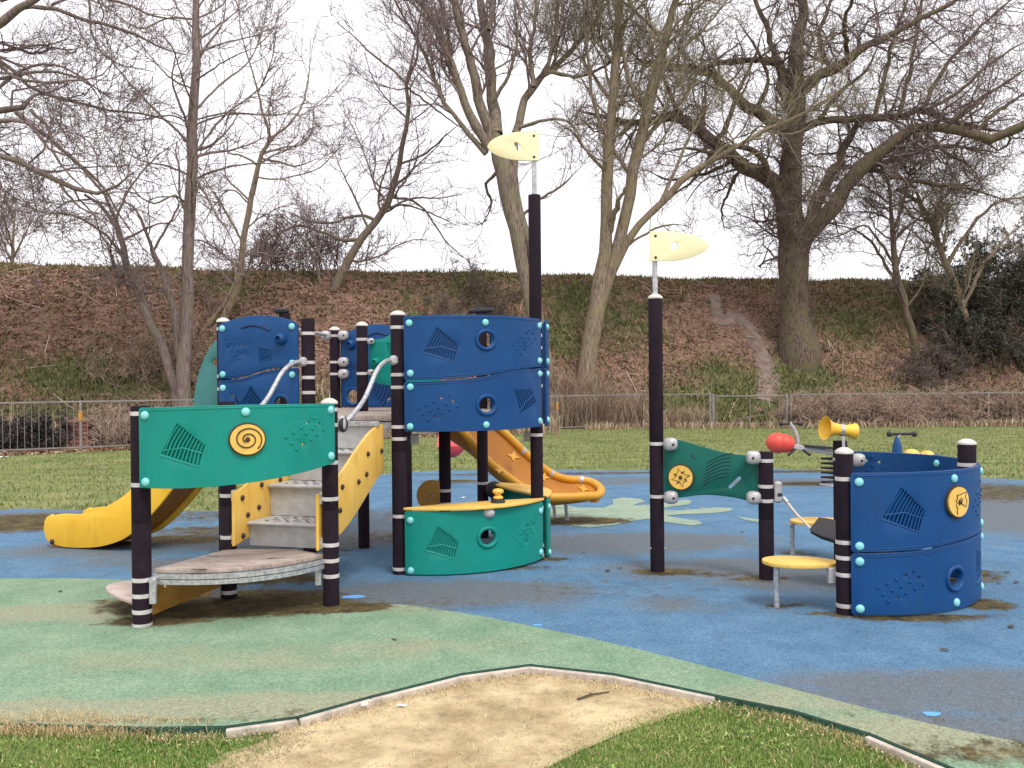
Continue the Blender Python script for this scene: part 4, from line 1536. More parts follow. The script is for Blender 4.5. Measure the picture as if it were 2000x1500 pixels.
# edging boards (each run between two joints)
for i in range(1, len(kerb) - 1):
    if kerb_px[i][0] < 430 or (1400 <= kerb_px[i][0] < 1600):
        continue
    p, q = kerb[i], kerb[i + 1]
    d = (q - p).normalized(); n = V((d.y, -d.x, 0))
    b = MB()
    b.bar(p + n * .027 + d * .0006 + V((0, 0, -.042)), q + n * .027 - d * .0006 + V((0, 0, -.042)), .030, .075, (0, 0, 1), 0, .005)
    o = b.obj('kerb_edging', 'kerb'); o['kind'] = 'structure'
# pale splash of colour let into the blue
sp_px = [(1090, 985), (1130, 992), (1180, 992), (1198, 985), (1196, 976), (1215, 972), (1250, 975), (1262, 980), (1245, 984), (1235, 988), (1262, 987), (1300, 982), (1340, 976), (1352, 979), (1345, 986), (1310, 990),
         (1285, 995), (1320, 998), (1360, 995), (1400, 991), (1432, 993), (1425, 999), (1390, 1003), (1330, 1005), (1300, 1008), (1330, 1013), (1365, 1018), (1373, 1024), (1350, 1027), (1310, 1022), (1265, 1014), (1235, 1018), (1200, 1026), (1150, 1031), (1105, 1026), (1070, 1015), (1060, 998)]
spl = [gp(*p) for p in sp_px]
s_ = soft_sheet('splash_marking', [(p.x, p.y) for p in spl], 0.0045, 'rubber_pale')
sp2 = [gp(*p) for p in ((1437, 1009), (1465, 1013), (1500, 1017), (1485, 1021), (1455, 1016))]
s_ = soft_sheet('splash_marking', [(p.x, p.y) for p in sp2], 0.0045, 'rubber_pale')
# bright touched-up patches
M['fresh'] = mat('fresh_blue_patch', (.10, .34, .80), (.16, .42, .85), 30, .8)
for (px_, py_, rx, ry) in ((690, 1166, .10, .07), (1050, 1221, .035, .03), (1822, 1395, .05, .03)):
    p = gp(px_, py_)
    pts = [(p.x + rx * math.cos(t) * random.uniform(.7, 1.2), p.y + ry * math.sin(t) * random.uniform(.6, 1.2)) for t in np.linspace(0, 2 * PI, 14, endpoint=False)]
    o = sheet('paint_patch', pts, 0.0022, 'fresh')
# bare soil path in front
dz = -.036
soil_px = [(380, 1640), (300, 1560), (390, 1502), (440, 1470), (505, 1452), (545, 1430), (500, 1422)] + [(580, 1406), (720, 1366), (900, 1321), (1035, 1302), (1200, 1321), (1400, 1364), (1420, 1372)] + [(1340, 1392), (1210, 1432), (1110, 1478), (1060, 1505), (1000, 1580), (980, 1640)]
soil = [gp(px_, py_, dz) for px_, py_ in soil_px]
s_ = sheet('dirt_path', [(p.x, p.y) for p in soil], dz, 'dirt')

# ------------------------------------------------------------------ grass
def blades(name, pts, h0, h1, w, lean, material, z=-.045, label=None):
    """three-point bent blades; pts (N, 2)"""
    N = len(pts)
    h = RNG.uniform(h0, h1, N)
    az = RNG.uniform(0, 2 * PI, N)
    le = RNG.uniform(.1, 1, N) * lean
    ax = RNG.uniform(0, 2 * PI, N)
    zz = z if isinstance(z, np.ndarray) else np.full(N, z)
    base = np.stack([pts[:, 0], pts[:, 1], zz], 1)
    dw = np.stack([np.cos(az), np.sin(az), np.zeros(N)], 1) * (w * RNG.uniform(.6, 1.3, N))[:, None]
    dl = np.stack([np.cos(ax), np.sin(ax), np.zeros(N)], 1)
    up = np.array([0, 0, 1.0])
    m = base + dl * (le * h * .35)[:, None] + up * (h * .6)[:, None]
    t = base + dl * (le * h)[:, None] + up * (h * np.sqrt(np.maximum(.1, 1 - le * le * .6)))[:, None]
    v = np.stack([base - dw, base + dw, m + dw * .7, m - dw * .7, t], 1)
    i = np.arange(N)[:, None] * 5
    f = np.concatenate([i + np.array([[0, 1, 2]]), i + np.array([[0, 2, 3]]), i + np.array([[3, 2, 4]])])
    o = np_mesh(name, v, f, material)
    o['kind'] = 'stuff'
    if label:
        o['label'] = label
    return o


def scatter(poly, n, clump=0.0):
    xs = [p[0] for p in poly]; ys = [p[1] for p in poly]
    x = RNG.uniform(min(xs), max(xs), n); y = RNG.uniform(min(ys), max(ys), n)
    k = inside(poly, x, y)
    x, y = x[k], y[k]
    if clump:
        q = .5 + .5 * np.sin(x * 7.3 + 2 * np.sin(y * 5.1)) * np.sin(y * 9.7 + 1.3 * np.sin(x * 6.1 + 1))
        k = RNG.uniform(0, 1, len(x)) < (1 - clump) + clump * q
        x, y = x[k], y[k]
    return np.stack([x, y], 1)


def wpoly(px_list, z=-.045):
    return [(q.x, q.y) for q in (gp(px_, py_, z) for px_, py_ in px_list)]


M['grass_near'] = island_mat('fresh_grass', [(.07, .14, .025), (.13, .24, .04), (.19, .33, .065), (.29, .42, .11), (.44, .48, .20)], .6, spec=.3, tint=True)
M['grass_far'] = island_mat('rough_grass', [(.13, .18, .048), (.185, .24, .068), (.24, .28, .09), (.32, .32, .135)], .8, tint=True)
M['straw'] = island_mat('dry_straw', [(.42, .30, .14), (.62, .48, .26), (.75, .62, .38)], .8)
M['chip'] = island_mat('soil_crumbs', [(.16, .11, .065), (.28, .20, .12), (.45, .34, .21), (.60, .48, .32), (.66, .55, .40)], .9)

near_l = wpoly([(-500, 1428), (0, 1430), (300, 1436), (440, 1444), (500, 1452), (480, 1470), (430, 1492), (380, 1520), (300, 1570), (300, 1700), (-700, 1700)])
near_r = wpoly([(1412, 1364), (1560, 1396), (1700, 1443), (1850, 1508), (2100, 1660), (900, 1700), (1040, 1520), (1120, 1474), (1210, 1430), (1340, 1390)])
g1 = np.concatenate([scatter(near_l, 170000, .55), scatter(near_r, 200000, .55)])
blades('grass', g1, .008, .030, .0016, 1.0, 'grass_near', -.046)
edge = np.concatenate([scatter(wpoly([(380, 1430), (560, 1436), (520, 1480), (430, 1515), (340, 1500)]), 3000, .8), scatter(wpoly([(1000, 1540), (1180, 1420), (1330, 1375), (1420, 1360), (1300, 1420), (1150, 1520)]), 5200, .8)])
blades('grass', edge, .01, .035, .002, 1.0, 'grass_near', -.046)
st1 = np.concatenate([scatter(wpoly([(-500, 1404), (0, 1406), (180, 1404), (330, 1412), (440, 1424), (300, 1432), (0, 1432), (-500, 1430)], -.02), 15000, .2),
                      scatter(wpoly([(60, 1395), (200, 1398), (200, 1425), (60, 1425)], -.02), 2500, .3)])
blades('straw', st1, .02, .075, .0022, 1.3, 'straw', -.035)
st2 = np.concatenate([scatter(near_l, 2200), scatter(near_r, 2600), scatter([(p.x, p.y) for p in soil], 2400, .6)])
blades('straw', st2, .012, .04, .002, 1.4, 'straw', -.042)


def chips(name, pts, s0, s1, material, z, flat=.35, kind='stuff'):
    """small tilted flakes"""
    N = len(pts)
    a = RNG.uniform(0, 2 * PI, N)
    s = RNG.uniform(s0, s1, N)
    u = np.stack([np.cos(a), np.sin(a), RNG.uniform(-flat, flat, N)], 1) * s[:, None]
    w = np.stack([-np.sin(a), np.cos(a), RNG.uniform(-flat, flat, N)], 1) * (s * RNG.uniform(.35, .8, N))[:, None]
    zz = z if isinstance(z, np.ndarray) else np.full(N, z)
    c = np.stack([pts[:, 0], pts[:, 1], zz], 1)
    v = np.stack([c - u, c + w * .8 - u * .2, c + u, c - w + u * .15], 1)
    o = np_mesh(name, v, np.arange(N * 4).reshape(N, 4), material)
    if kind:
        o['kind'] = kind
    return o


chips('soil_crumbs', scatter([(p.x, p.y) for p in soil], 30000, .7), .001, .0042, 'chip', -.034, .5)
# damp brown soil where the turf gives out
mar = np.concatenate([scatter(wpoly([(1420, 1366), (1330, 1366), (1200, 1408), (1080, 1455), (960, 1560), (1080, 1560), (1140, 1476), (1240, 1426), (1340, 1392)], -.034), 5200, .8),
                      scatter(wpoly([(500, 1425), (620, 1425), (600, 1455), (520, 1490), (440, 1560), (330, 1560), (400, 1500), (470, 1470)], -.034), 3800, .8)])
M['damp'] = island_mat('damp_soil_crumbs', [(.19, .135, .08), (.27, .195, .12), (.36, .27, .165), (.46, .36, .23)], .95)
chips('soil_crumbs', mar, .002, .006, 'damp', -.034, .4)
gap = []
for (i0, i1) in ((1, 3), (9, 11)):
    for i in range(i0, i1):
        p, q = kerb[i], kerb[i + 1]
        d = (q - p); n2 = V((d.y, -d.x, 0)).normalized()
        for _ in range(int(d.length * 1500)):
            c = p.lerp(q, random.random()) + n2 * (.018 + abs(random.gauss(0, .03)))
            gap.append((c.x, c.y))
gap = np.array(gap)
k_ = RNG.uniform(0, 1, len(gap)) < .6
blades('grass', gap[k_], .02, .05, .0017, 1.0, 'grass_near', -.046)
blades('straw', gap[~k_], .02, .05, .0018, 1.2, 'straw', -.044)
# darker crumbs and litter gathered along the boards, spilling over them
sp_ = []
for i in range(2, len(kerb) - 1):
    p, q = kerb[i], kerb[i + 1]
    d = (q - p); n2 = V((d.y, -d.x, 0)).normalized()
    m_ = int(d.length * 420)
    for _ in range(m_):
        c = p.lerp(q, random.random()) + n2 * (.03 + abs(random.gauss(0, .055)))
        sp_.append((c.x, c.y))
sp_ = np.array(sp_)
chips('soil_crumbs', sp_, .002, .008, 'chip', RNG.uniform(-.034, -.012, len(sp_)) , .6)
tuft = sp_[RNG.uniform(0, 1, len(sp_)) < .35] + RNG.normal(0, .012, (int((RNG.uniform(0, 1, 1) * 0)[0]) + 1, 2))
blades('straw', tuft, .012, .04, .002, 1.3, 'straw', -.034)
# low weeds among the turf
wd_ = np.concatenate([scatter(near_l, 260, .9), scatter(near_r, 340, .9)])
wd_ = np.repeat(wd_, 9, 0) + RNG.normal(0, .012, (len(wd_) * 9, 2))
chips('weeds', wd_, .006, .014, 'grass_near', -.030, .6)
# rough lawn beyond the rubber
far = [(-17, 11), (-8.6, 11.4), (-6.4, 12.0), (-3.7, 11.6), (-3.1, 12.6), (-2.2, 16.2), (0, 16.7), (4.6, 16.5), (7.6, 14.6), (10.5, 11.5), (19, 12), (20, 33), (4, 31.5), (-11, 23), (-16, 20)]
fx = scatter(far, 190000, .35)
d_ = np.hypot(fx[:, 0], fx[:, 1])
fx = fx[RNG.uniform(0, 1, len(fx)) < np.clip(1.25 - d_ / 40, .4, 1)]
blades('grass', fx, .03, .085, .008, 1.2, 'grass_far', -.05)
rim = np.array([[x_ + RNG.normal(0, .06), y_ + abs(RNG.normal(0, .12)) + .03] for i in range(len(back) - 1) for k in range(190)
                for x_, y_ in [(back[i][0] + (back[i + 1][0] - back[i][0]) * (k + .5) / 190, back[i][1] + (back[i + 1][1] - back[i][1]) * (k + .5) / 190)]])
blades('straw', rim, .02, .06, .006, 1.3, 'straw', -.05)

# fallen leaves and scraps lying about, each its own thing
M['leaf'] = mat('dead_leaf', (.05, .035, .025), (.13, .085, .05), 30, .85)
M['paper'] = mat('white_scrap', (.72, .72, .72), (.85, .85, .84), 20, .8)


def scrap(name, px_, py_, z, s, material, label, cat, group=None, lift=.25):
    c = gp(px_, py_, z)
    t = thing(name, label, cat, c, group)
    vs = []
    a0 = random.uniform(0, 6.28)
    K = 9
    for k in range(K):
        a = 2 * PI * k / K
        r = s * random.uniform(.6, 1.15)
        x, y = r * math.cos(a), r * .62 * math.sin(a)
        vs.append(c + V((x * math.cos(a0) - y * math.sin(a0), x * math.sin(a0) + y * math.cos(a0), .004 + random.uniform(0, lift) * s)))
    b = MB()
    top = vs + [c + V((0, 0, .004 + s * lift * .6))]
    b.add(top + [p - V((0, 0, .002)) for p in top], [[k, (k + 1) % K, K] for k in range(K)] + [[K + 1 + (k + 1) % K, K + 1 + k, 2 * K + 1] for k in range(K)] + [[k, K + 1 + k, K + 1 + (k + 1) % K, (k + 1) % K] for k in range(K)])
    o = b.obj('blade' if material == 'leaf' else 'sheet', material, t, 30)
    return t


for (px_, py_) in ((1187, 1115), (1950, 1140), (1985, 1138), (1968, 1118), (118, 1156), (725, 1068), (1845, 1270), (1210, 1110), (1140, 1080), (655, 1005), (390, 1050), (770, 1250), (1450, 1040), (1975, 1225)):
    scrap('fallen_leaf', px_, py_, .005, random.uniform(.018, .034), 'leaf', 'small dark dead leaf lying on the rubber surface', 'leaf', 'dead leaves scattered on the rubber surface')
scrap('paper_scrap', 785, 1380, -.034, .028, 'paper', 'white paper scrap out on the bare soil of the path', 'litter')
scrap('paper_scrap', 712, 1376, -.005, .030, 'paper', 'white paper scrap lying on the edging board of the green surface', 'litter', lift=.1)
scrap('paper_scrap', 8, 893, -.04, .12, 'paper', 'white scrap on the rough grass by the left railing', 'litter')
scrap('paper_scrap', 905, 972, .004, .045, 'paper', 'pale scrap on the blue rubber between the posts under the deck', 'litter', lift=.1)
p, q = gp(1128, 1366, -.03), gp(1190, 1351, -.03)
t = thing('twig', 'thin dark twig lying on the sandy soil', 'twig', p)
b = MB(); b.tube([p, p.lerp(q, .4) + V((0, .006, .006)), q], [.006, .005, .003], 6); b.ball(p.lerp(q, .4) + V((0, .01, .01)), .006, 6, 4)
b.obj('stem', 'leaf', t)
# ------------------------------------------------------------------ embankment
def hill_mat():
    m = bpy.data.materials.new('leaf_litter_slope')
    n, l = nodes_of(m)
    b = n['Principled BSDF']
    b.inputs['Roughness'].default_value = .95
    b.inputs['Specular IOR Level'].default_value = .1
    tc = n.new('ShaderNodeTexCoord'); P = tc.outputs['Object']

    def noise(s, d, r=.6):
        t = n.new('ShaderNodeTexNoise'); t.inputs['Scale'].default_value = s; t.inputs['Detail'].default_value = d; t.inputs['Roughness'].default_value = r
        l.new(P, t.inputs['Vector']); return t.outputs['Fac']

    def ramp(f, stops):
        r = n.new('ShaderNodeValToRGB')
        e = r.color_ramp.elements
        while len(e) < len(stops): e.new(.5)
        for x, (p, c) in zip(e, stops):
            x.position = p; x.color = (*c, 1)
        l.new(f, r.inputs['Fac']); return r.outputs['Color']
    br = ramp(noise(5, 8, .8), [(.33, (.17, .098, .073)), (.48, (.30, .180, .135)), (.62, (.40, .26, .195)), (.75, (.52, .37, .28))])
    gr = ramp(noise(4, 8, .8), [(.35, (.12, .125, .06)), (.55, (.21, .21, .10)), (.7, (.29, .27, .14))])
    at_ = n.new('ShaderNodeAttribute'); at_.attribute_name = 'green'
    sm = n.new('ShaderNodeMath'); sm.operation = 'ADD'
    l.new(at_.outputs['Fac'], sm.inputs[0])
    nn = n.new('ShaderNodeMapRange'); nn.inputs['From Min'].default_value = .3; nn.inputs['From Max'].default_value = .7
    nn.inputs['To Min'].default_value = -.42; nn.inputs['To Max'].default_value = .42
    l.new(noise(.9, 6, .7), nn.inputs['Value']); l.new(nn.outputs['Result'], sm.inputs[1])
    st = n.new('ShaderNodeMapRange'); st.inputs['From Min'].default_value = .35; st.inputs['From Max'].default_value = .65
    l.new(sm.outputs[0], st.inputs['Value'])
    x = n.new('ShaderNodeMix'); x.data_type = 'RGBA'
    l.new(st.outputs['Result'], x.inputs['Factor']); l.new(br, x.inputs[6]); l.new(gr, x.inputs[7])
    l.new(x.outputs[2], b.inputs['Base Color'])
    bp = n.new('ShaderNodeBump'); bp.inputs['Strength'].default_value = 1.0; bp.inputs['Distance'].default_value = .12
    l.new(noise(7, 7, .8), bp.inputs['Height']); l.new(bp.outputs['Normal'], b.inputs['Normal'])
    return m


def greenness(x, y):
    """how grassy the slope is at a place (numpy)"""
    s = (y - base_line(x)) / 8.0
    g = .08 + .75 * np.exp(-((s - .04) / .16) ** 2) * (.65 + .35 * np.sin(x * .8 + 1)) + .12 * np.exp(-((s - 1.0) / .05) ** 2)
    for (cx, cs, rx, rs, a) in GREEN:
        g = g + a * np.exp(-((x - cx) / rx) ** 2 - ((s - cs) / rs) ** 2)
    return np.clip(g, 0, 1)


GREEN = []
for (px_, py_, rx, rs, a) in ((1125, 590, 1.6, .16, .7), (1240, 640, 1.4, .2, .45), (1100, 670, 1.2, .12, .6), (1430, 735, 1.8, .07, .8), (1560, 745, 1.6, .10, .9),
                              (1650, 640, 1.8, .18, .55), (1750, 590, 1.6, .2, .45), (930, 560, 1.2, .16, .5), (300, 720, 2.0, .12, .55), (130, 740, 2.2, .08, .7), (430, 560, 1.6, .1, .4),
                              (1330, 800, 1.2, .1, .9), (1500, 790, 1.5, .1, .9), (800, 600, 1.0, .2, .3)):
    p = hp(px_, py_)
    GREEN.append((p.x, (p.y - base_line(p.x)) / 8.0, rx, rs, a))

NXh, NYh = 420, 110
gx = np.linspace(-62, 62, NXh)
gs = np.concatenate([np.linspace(-.05, 1.08, NYh - 8), np.linspace(1.15, 4, 8)])
X, S = np.meshgrid(gx, gs, indexing='ij')
Y = base_line(X) + 8 * S
Z = hill(X, Y) + np.where((S > .02) & (S < 1.02), RNG.normal(0, .030, X.shape), 0) - np.where(S < -.01, .15, 0)
vv = np.stack([X, Y, Z], -1).reshape(-1, 3)
ii = (np.arange(NXh - 1)[:, None] * NYh + np.arange(NYh - 1)[None]).ravel()
ff = np.stack([ii, ii + NYh, ii + NYh + 1, ii + 1], 1)
hm = hill_mat()
hill_o = np_mesh('embankment', vv, ff, hm, smooth=True)
hill_o['kind'] = 'structure'
a = hill_o.data.attributes.new('green', 'FLOAT', 'POINT')
a.data.foreach_set('value', greenness(X, Y).ravel().astype(np.float32))

# trodden path up the slope
path_px = [(1372, 545), (1395, 580), (1432, 612), (1462, 640), (1478, 665), (1487, 690), (1494, 715), (1500, 740), (1500, 760), (1492, 785)]
wd = [.28, .34, .40, .45, .45, .48, .5, .55, .6, .7]
M['trod'] = mat('trodden_earth', (.155, .110, .088), (.27, .20, .165), 3, .95, .8, 30, lo=.38, hi=.62, detail=10)
vs, fs = [], []
pp = smooth_path([hp(*p) for p in path_px], 5)
for i, p in enumerate(pp):
    u = i / (len(pp) - 1) * (len(wd) - 1)
    w = wd[int(min(u, len(wd) - 2))] + (wd[int(min(u, len(wd) - 2)) + 1] - wd[int(min(u, len(wd) - 2))]) * (u - int(min(u, len(wd) - 2)))
    w *= 1 + .25 * math.sin(i * 1.7) + random.uniform(-.1, .1)
    for j in range(6):
        x = p.x + w * (j / 5 * 2 - 1)
        vs.append(V((x, p.y, float(hill(np.array(x), np.array(p.y))) + (.045 if 0 < j < 5 else -.05))))
for i in range(len(pp) - 1):
    fs += [[i * 6 + j, i * 6 + j + 1, i * 6 + j + 7, i * 6 + j + 6] for j in range(5)]
b = MB(); b.add(vs, fs)
o = b.obj('hill_path', 'trod', None, 60); o['kind'] = 'structure'

PATH = np.array([(p.x, p.y) for p in pp])


def off_path(x, y, w=.55):
    d = np.full(len(x), 9.0)
    for q in PATH:
        d = np.minimum(d, np.hypot(x - q[0], y - q[1]))
    return d > w * RNG.uniform(.15, 1.15, len(x))


M['litter'] = island_mat('brown_leaf_litter', [(.16, .097, .073), (.24, .150, .113), (.325, .213, .163), (.43, .295, .228), (.58, .44, .36)], .9, tint=True)
M['herb'] = island_mat('slope_weeds', [(.085, .105, .04), (.14, .16, .06), (.20, .21, .085), (.29, .28, .13)], .85, tint=True)
M['ochre_grass'] = island_mat('dead_grass', [(.22, .15, .095), (.34, .245, .165), (.46, .35, .25), (.58, .47, .34)], .9)

M['crest'] = island_mat('crest_grass', [(.18, .16, .08), (.28, .25, .12), (.38, .31, .18), (.48, .39, .27)], .85, tint=True)
n_ = 210000
x = RNG.uniform(-28, 30, n_); s = RNG.uniform(0, 1.03, n_); y = base_line(x) + 8 * s
g = greenness(x, y)
op = off_path(x, y)
k = (RNG.uniform(0, 1, n_) > g * 1.15 - .05) & op
P_ = np.stack([x[k], y[k]], 1)
dr = .5 + .5 * np.sin(P_[:, 0] * 1.7 + 2.2 * np.sin(P_[:, 1] * 1.1)) * np.sin(P_[:, 1] * 2.3 + 1.5 * np.sin(P_[:, 0] * .9 + 2))
P_ = P_[RNG.uniform(0, 1, len(P_)) < .35 + .65 * dr]
chips('leaf_litter', P_, .022, .075, 'litter', hill(P_[:, 0], P_[:, 1]) + .02, .55)
k = (RNG.uniform(0, 1, n_) < g * .85) & op
P_ = np.stack([x[k], y[k]], 1)
blades('slope_weeds', P_, .10, .30, .022, 1.2, 'herb', hill(P_[:, 0], P_[:, 1]) - .02)
# sticks brought down by the wind
n_ = 420
x = RNG.uniform(-26, 28, n_); s = RNG.uniform(.02, .97, n_); y = base_line(x) + 8 * s
an = RNG.uniform(0, 2 * PI, n_); L_ = RNG.uniform(.15, .8, n_)
pp_ = []
for k_ in (-1, 0, 1):
    xx, yy = x + np.cos(an) * L_ * k_, y + np.sin(an) * L_ * k_ * .6
    pp_.append(np.stack([xx, yy, hill(xx, yy) + .06 + .03 * (k_ == 0)], 1))
Pk = np.stack(pp_, 1); ss = np.repeat(RNG.uniform(.006, .014, n_)[:, None], 3, 1)
i_ = np.arange(n_)[:, None] * 6
w_ = np.stack([-np.sin(an), np.cos(an), np.zeros(n_)], 1)[:, None] * ss[:, :, None]
vv = np.stack([Pk - w_ + [0, 0, .0], Pk + w_ + [0, 0, .012]], 2)
ff = np.concatenate([i_ + np.array([[0, 1, 3, 2]]), i_ + np.array([[2, 3, 5, 4]])])
M['stick'] = island_mat('fallen_sticks', [(.22, .16, .12), (.38, .30, .24), (.55, .46, .38)], .9)
o = np_mesh('fallen_sticks', vv, ff, 'stick'); o['kind'] = 'stuff'
# ragged grass along the crest
n_ = 16000
x = RNG.uniform(-26, 30, n_); s = RNG.normal(.985, .028, n_); y = base_line(x) + 8 * s
k = RNG.uniform(0, 1, n_) < .35 + .65 * (.5 + .5 * np.sin(x * 2.1 + 1.7 * np.sin(x * .7)))
blades('crest_grass', np.stack([x[k], y[k]], 1), .06, .22, .018, 1.1, 'crest', hill(x[k], y[k]) - .03)
# leaf strip and dead grass at the foot of the slope
n_ = 9000
x = RNG.uniform(-16, 1, n_); y = 22.9 + .605 * (x + 10.8) + RNG.normal(-.25, .25, n_)
chips('leaf_litter', np.stack([x, y], 1), .03, .08, 'litter', np.full(n_, -.02), .6)
M['russet'] = island_mat('russet_leaves', [(.12, .045, .03), (.24, .10, .06), (.36, .17, .10)], .9)
n_ = 4500
x = RNG.uniform(-16, -6, n_); y = 22.9 + .605 * (x + 10.8) + RNG.normal(-.22, .13, n_)
chips('leaf_litter', np.stack([x, y], 1), .03, .07, 'russet', np.full(n_, -.015), .6)


def reeds(cx0, cx1, y0, y1, n, h0, h1, w, lean, material):
    x = RNG.uniform(cx0, cx1, n); y = y0 + (y1 - y0) * RNG.uniform(0, 1, n) + 0 * x
    q = .5 + .5 * np.sin(x * 3.1 + 1.9 * np.sin(x * 1.3))
    k = RNG.uniform(0, 1, n) < .25 + .75 * q
    x, y = x[k], y[k]
    z = np.maximum(hill(x, y), -.05)
    return blades('dead_grass', np.stack([x, y], 1), h0, h1, w, lean, material, z)


M['reed'] = island_mat('dry_stalks', [(.16, .105, .075), (.26, .18, .13), (.37, .27, .20), (.50, .40, .30)], .9)
reeds(1.0, 4.6, 31.2, 33.4, 6000, .4, 1.5, .012, .8, 'reed')
reeds(4.4, 7.0, 31.3, 32.6, 1500, .3, .9, .016, .9, 'ochre_grass')
reeds(-18, -6, 25.5, 28.5, 5200, .25, .9, .018, 1.0, 'ochre_grass')
reeds(-7, 1.5, 27.5, 31.5, 3800, .25, .9, .018, 1.0, 'ochre_grass')
reeds(7.0, 17.5, 29.9, 30.9, 2400, .08, .36, .016, 1.1, 'ochre_grass')
reeds(2.5, 9.2, 30.1, 31.1, 1500, .08, .34, .014, 1.1, 'ochre_grass')
reeds(6.0, 10.5, 31.5, 33.3, 3000, .15, .5, .02, 1.0, 'herb')

# ------------------------------------------------------------------ fences behind the lawn
def fence_run(name, label, pts, h, tape_at=(), bars=True, spacing=.15, z0=-.045, low=.10):
    t = thing(name, label, 'fence', (pts[0][0], pts[0][1], z0))
    for i, p in enumerate(pts):
        b = MB()
        b.box((p[0], p[1], z0 + h / 2 - .0), .055, .055, h + .02, None, 0, .006)
        po = b.obj('post', 'fence', t)
        if i in tape_at:
            b = MB(); b.box((p[0], p[1], z0 + h * .70), .075, .075, .24, None, 0, .006); b.obj('tape_wrap', 'tape', po)
    bb, rl, br = MB(), MB(), MB()
    for p, q in zip(pts[:-1], pts[1:]):
        P, Q = V((p[0], p[1], z0)), V((q[0], q[1], z0))
        d = (Q - P).normalized() * .028
        rl.bar(P + d + V((0, 0, h - .02)), Q - d + V((0, 0, h - .02)), .045, .04)
        br.bar(P + d + V((0, 0, low)), Q - d + V((0, 0, low)), .04, .035)
        if bars:
            n = int((Q - P).length / spacing)
            for k in range(1, n):
                c = P.lerp(Q, k / n)
                bb.tube([c + V((0, 0, low + .018)), c + V((0, 0, h - .04))], .0068, 5, False)
    rl.obj('top_rail', 'fence', t)
    br.obj('bottom_rail', 'fence', t)
    if bars:
        o = bb.obj('railings', 'fence', t, 0)
    return t


line = lambda px_: (lambda s: (-10.8 + 15.2 * s, 22.8 + 9.2 * s))(((px_ - 1000) / FPX * 22.8 + 10.8) / (15.2 - (px_ - 1000) / FPX * 9.2))
fence_run('railing_fence', 'galvanised railing with thin upright bars and an orange taped post, left of the climbing frame',
          [line(-420), line(-130), line(157), line(366), line(560)], 1.26, (2,))
fence_run('railing_fence', 'grey railing half hidden in dead grass, right of the taller mast behind the climbing frame',
          [line(750), line(920), line(1088), line(1245), (6.75, 31.05)], 1.17, (2,), True, .20)
g = thing('metal_gate', 'wide grey tubular gate below the trodden hill path', 'gate', (6.85, 31.05, -.045))
for x in (6.85, 9.35):
    b = MB(); b.box((x, 31.05, .53), .08, .08, 1.16, None, 0, .008); b.obj('gate_post', 'fence', g)
b = MB()
b.tube([V((6.93, 31.0, .10)), V((6.93, 31.0, 1.03)), V((9.27, 31.0, 1.03)), V((9.27, 31.0, .10))], .024, 8, False, 0, True)
b.tube([V((8.1, 31.0, .12)), V((8.1, 31.0, 1.01))], .012, 6)
b.obj('gate_frame', 'fence', g)
fence_run('wire_fence', 'thin railing with slim posts sunk in brambles on the right', [(9.5, 31.05), (12.8, 31.1), (16.25, 31.1), (19.5, 31.2), (24, 31.6)], 1.13, (), True, .30)
p = gp(1425, 824)
t = thing('broken_plank', 'broken dark plank lying low behind the gate', 'plank', (8.0, 31.8, 0))
b = MB()
b.bar((7.55, 31.7, .16), (8.7, 31.75, .36), .10, .06); b.bar((7.7, 31.7, .04), (8.1, 31.75, .26), .07, .05); b.bar((8.2, 31.72, .08), (8.3, 31.72, .30), .06, .06)
b.obj('timber', 'trod', t)
# low brick block seen through the left railing
M['brick'] = mat('dull_brick', (.17, .075, .06), (.27, .14, .11), 2.5, .9, .5, 20)
p = line(100); cx, cy = p[0] - .2, p[1] + 1.6
t = thing('brick_block', 'low dull red brick block behind the left railing', 'wall', (cx, cy, -.04))
b = MB()
for r_ in range(7):
    for k in range(2):
        L_ = .40
        b.box((cx - .2 + k * .41 + (.05 if r_ % 2 else 0), cy, .02 + r_ * .105), L_, .4, .095, None, 0, .01)
b.obj('brickwork', 'brick', t)
# ------------------------------------------------------------------ bare trees
def unit(a):
    return a / np.maximum(np.linalg.norm(a, axis=-1, keepdims=True), 1e-9)


def tubes_np(P, R, S):
    """P (N,K,3) R (N,K): open tubes with S sides, as arrays"""
    N, K, _ = P.shape
    T = np.empty_like(P)
    T[:, 1:-1] = P[:, 2:] - P[:, :-2]
    T[:, 0] = P[:, 1] - P[:, 0]
    T[:, -1] = P[:, -1] - P[:, -2]
    T = unit(T)
    ref = np.where(np.abs(T[:, :1, 2:3]) < .8, np.array([[[0, 0, 1.0]]]), np.array([[[1.0, 0, 0]]]))
    A = unit(np.cross(T, np.broadcast_to(ref, T.shape)))
    B = np.cross(T, A)
    an = np.arange(S) * 2 * PI / S
    v = P[:, :, None] + R[:, :, None, None] * (A[:, :, None] * np.cos(an)[None, None, :, None] + B[:, :, None] * np.sin(an)[None, None, :, None])
    i = (np.arange(N)[:, None, None] * K + np.arange(K - 1)[None, :, None]) * S
    j = np.arange(S)[None, None, :]
    j2 = (j + 1) % S
    f = np.stack([i + j, i + j2, i + S + j2, i + S + j], -1).reshape(-1, 4)
    return v.reshape(-1, 3), f


def resample(poly, K):
    """poly [(Vector, r)] -> (K,3),(K,)"""
    p = smooth_path([q[0] for q in poly], 6)
    P = np.array([tuple(q) for q in p])
    r = np.interp(np.linspace(0, len(poly) - 1, len(p)), range(len(poly)), [q[1] for q in poly])
    L = np.concatenate([[0], np.cumsum(np.linalg.norm(np.diff(P, axis=0), axis=1))])
    t = np.linspace(0, L[-1], K)
    return np.stack([np.interp(t, L, P[:, k]) for k in range(3)], 1), np.interp(t, L, r), L[-1]


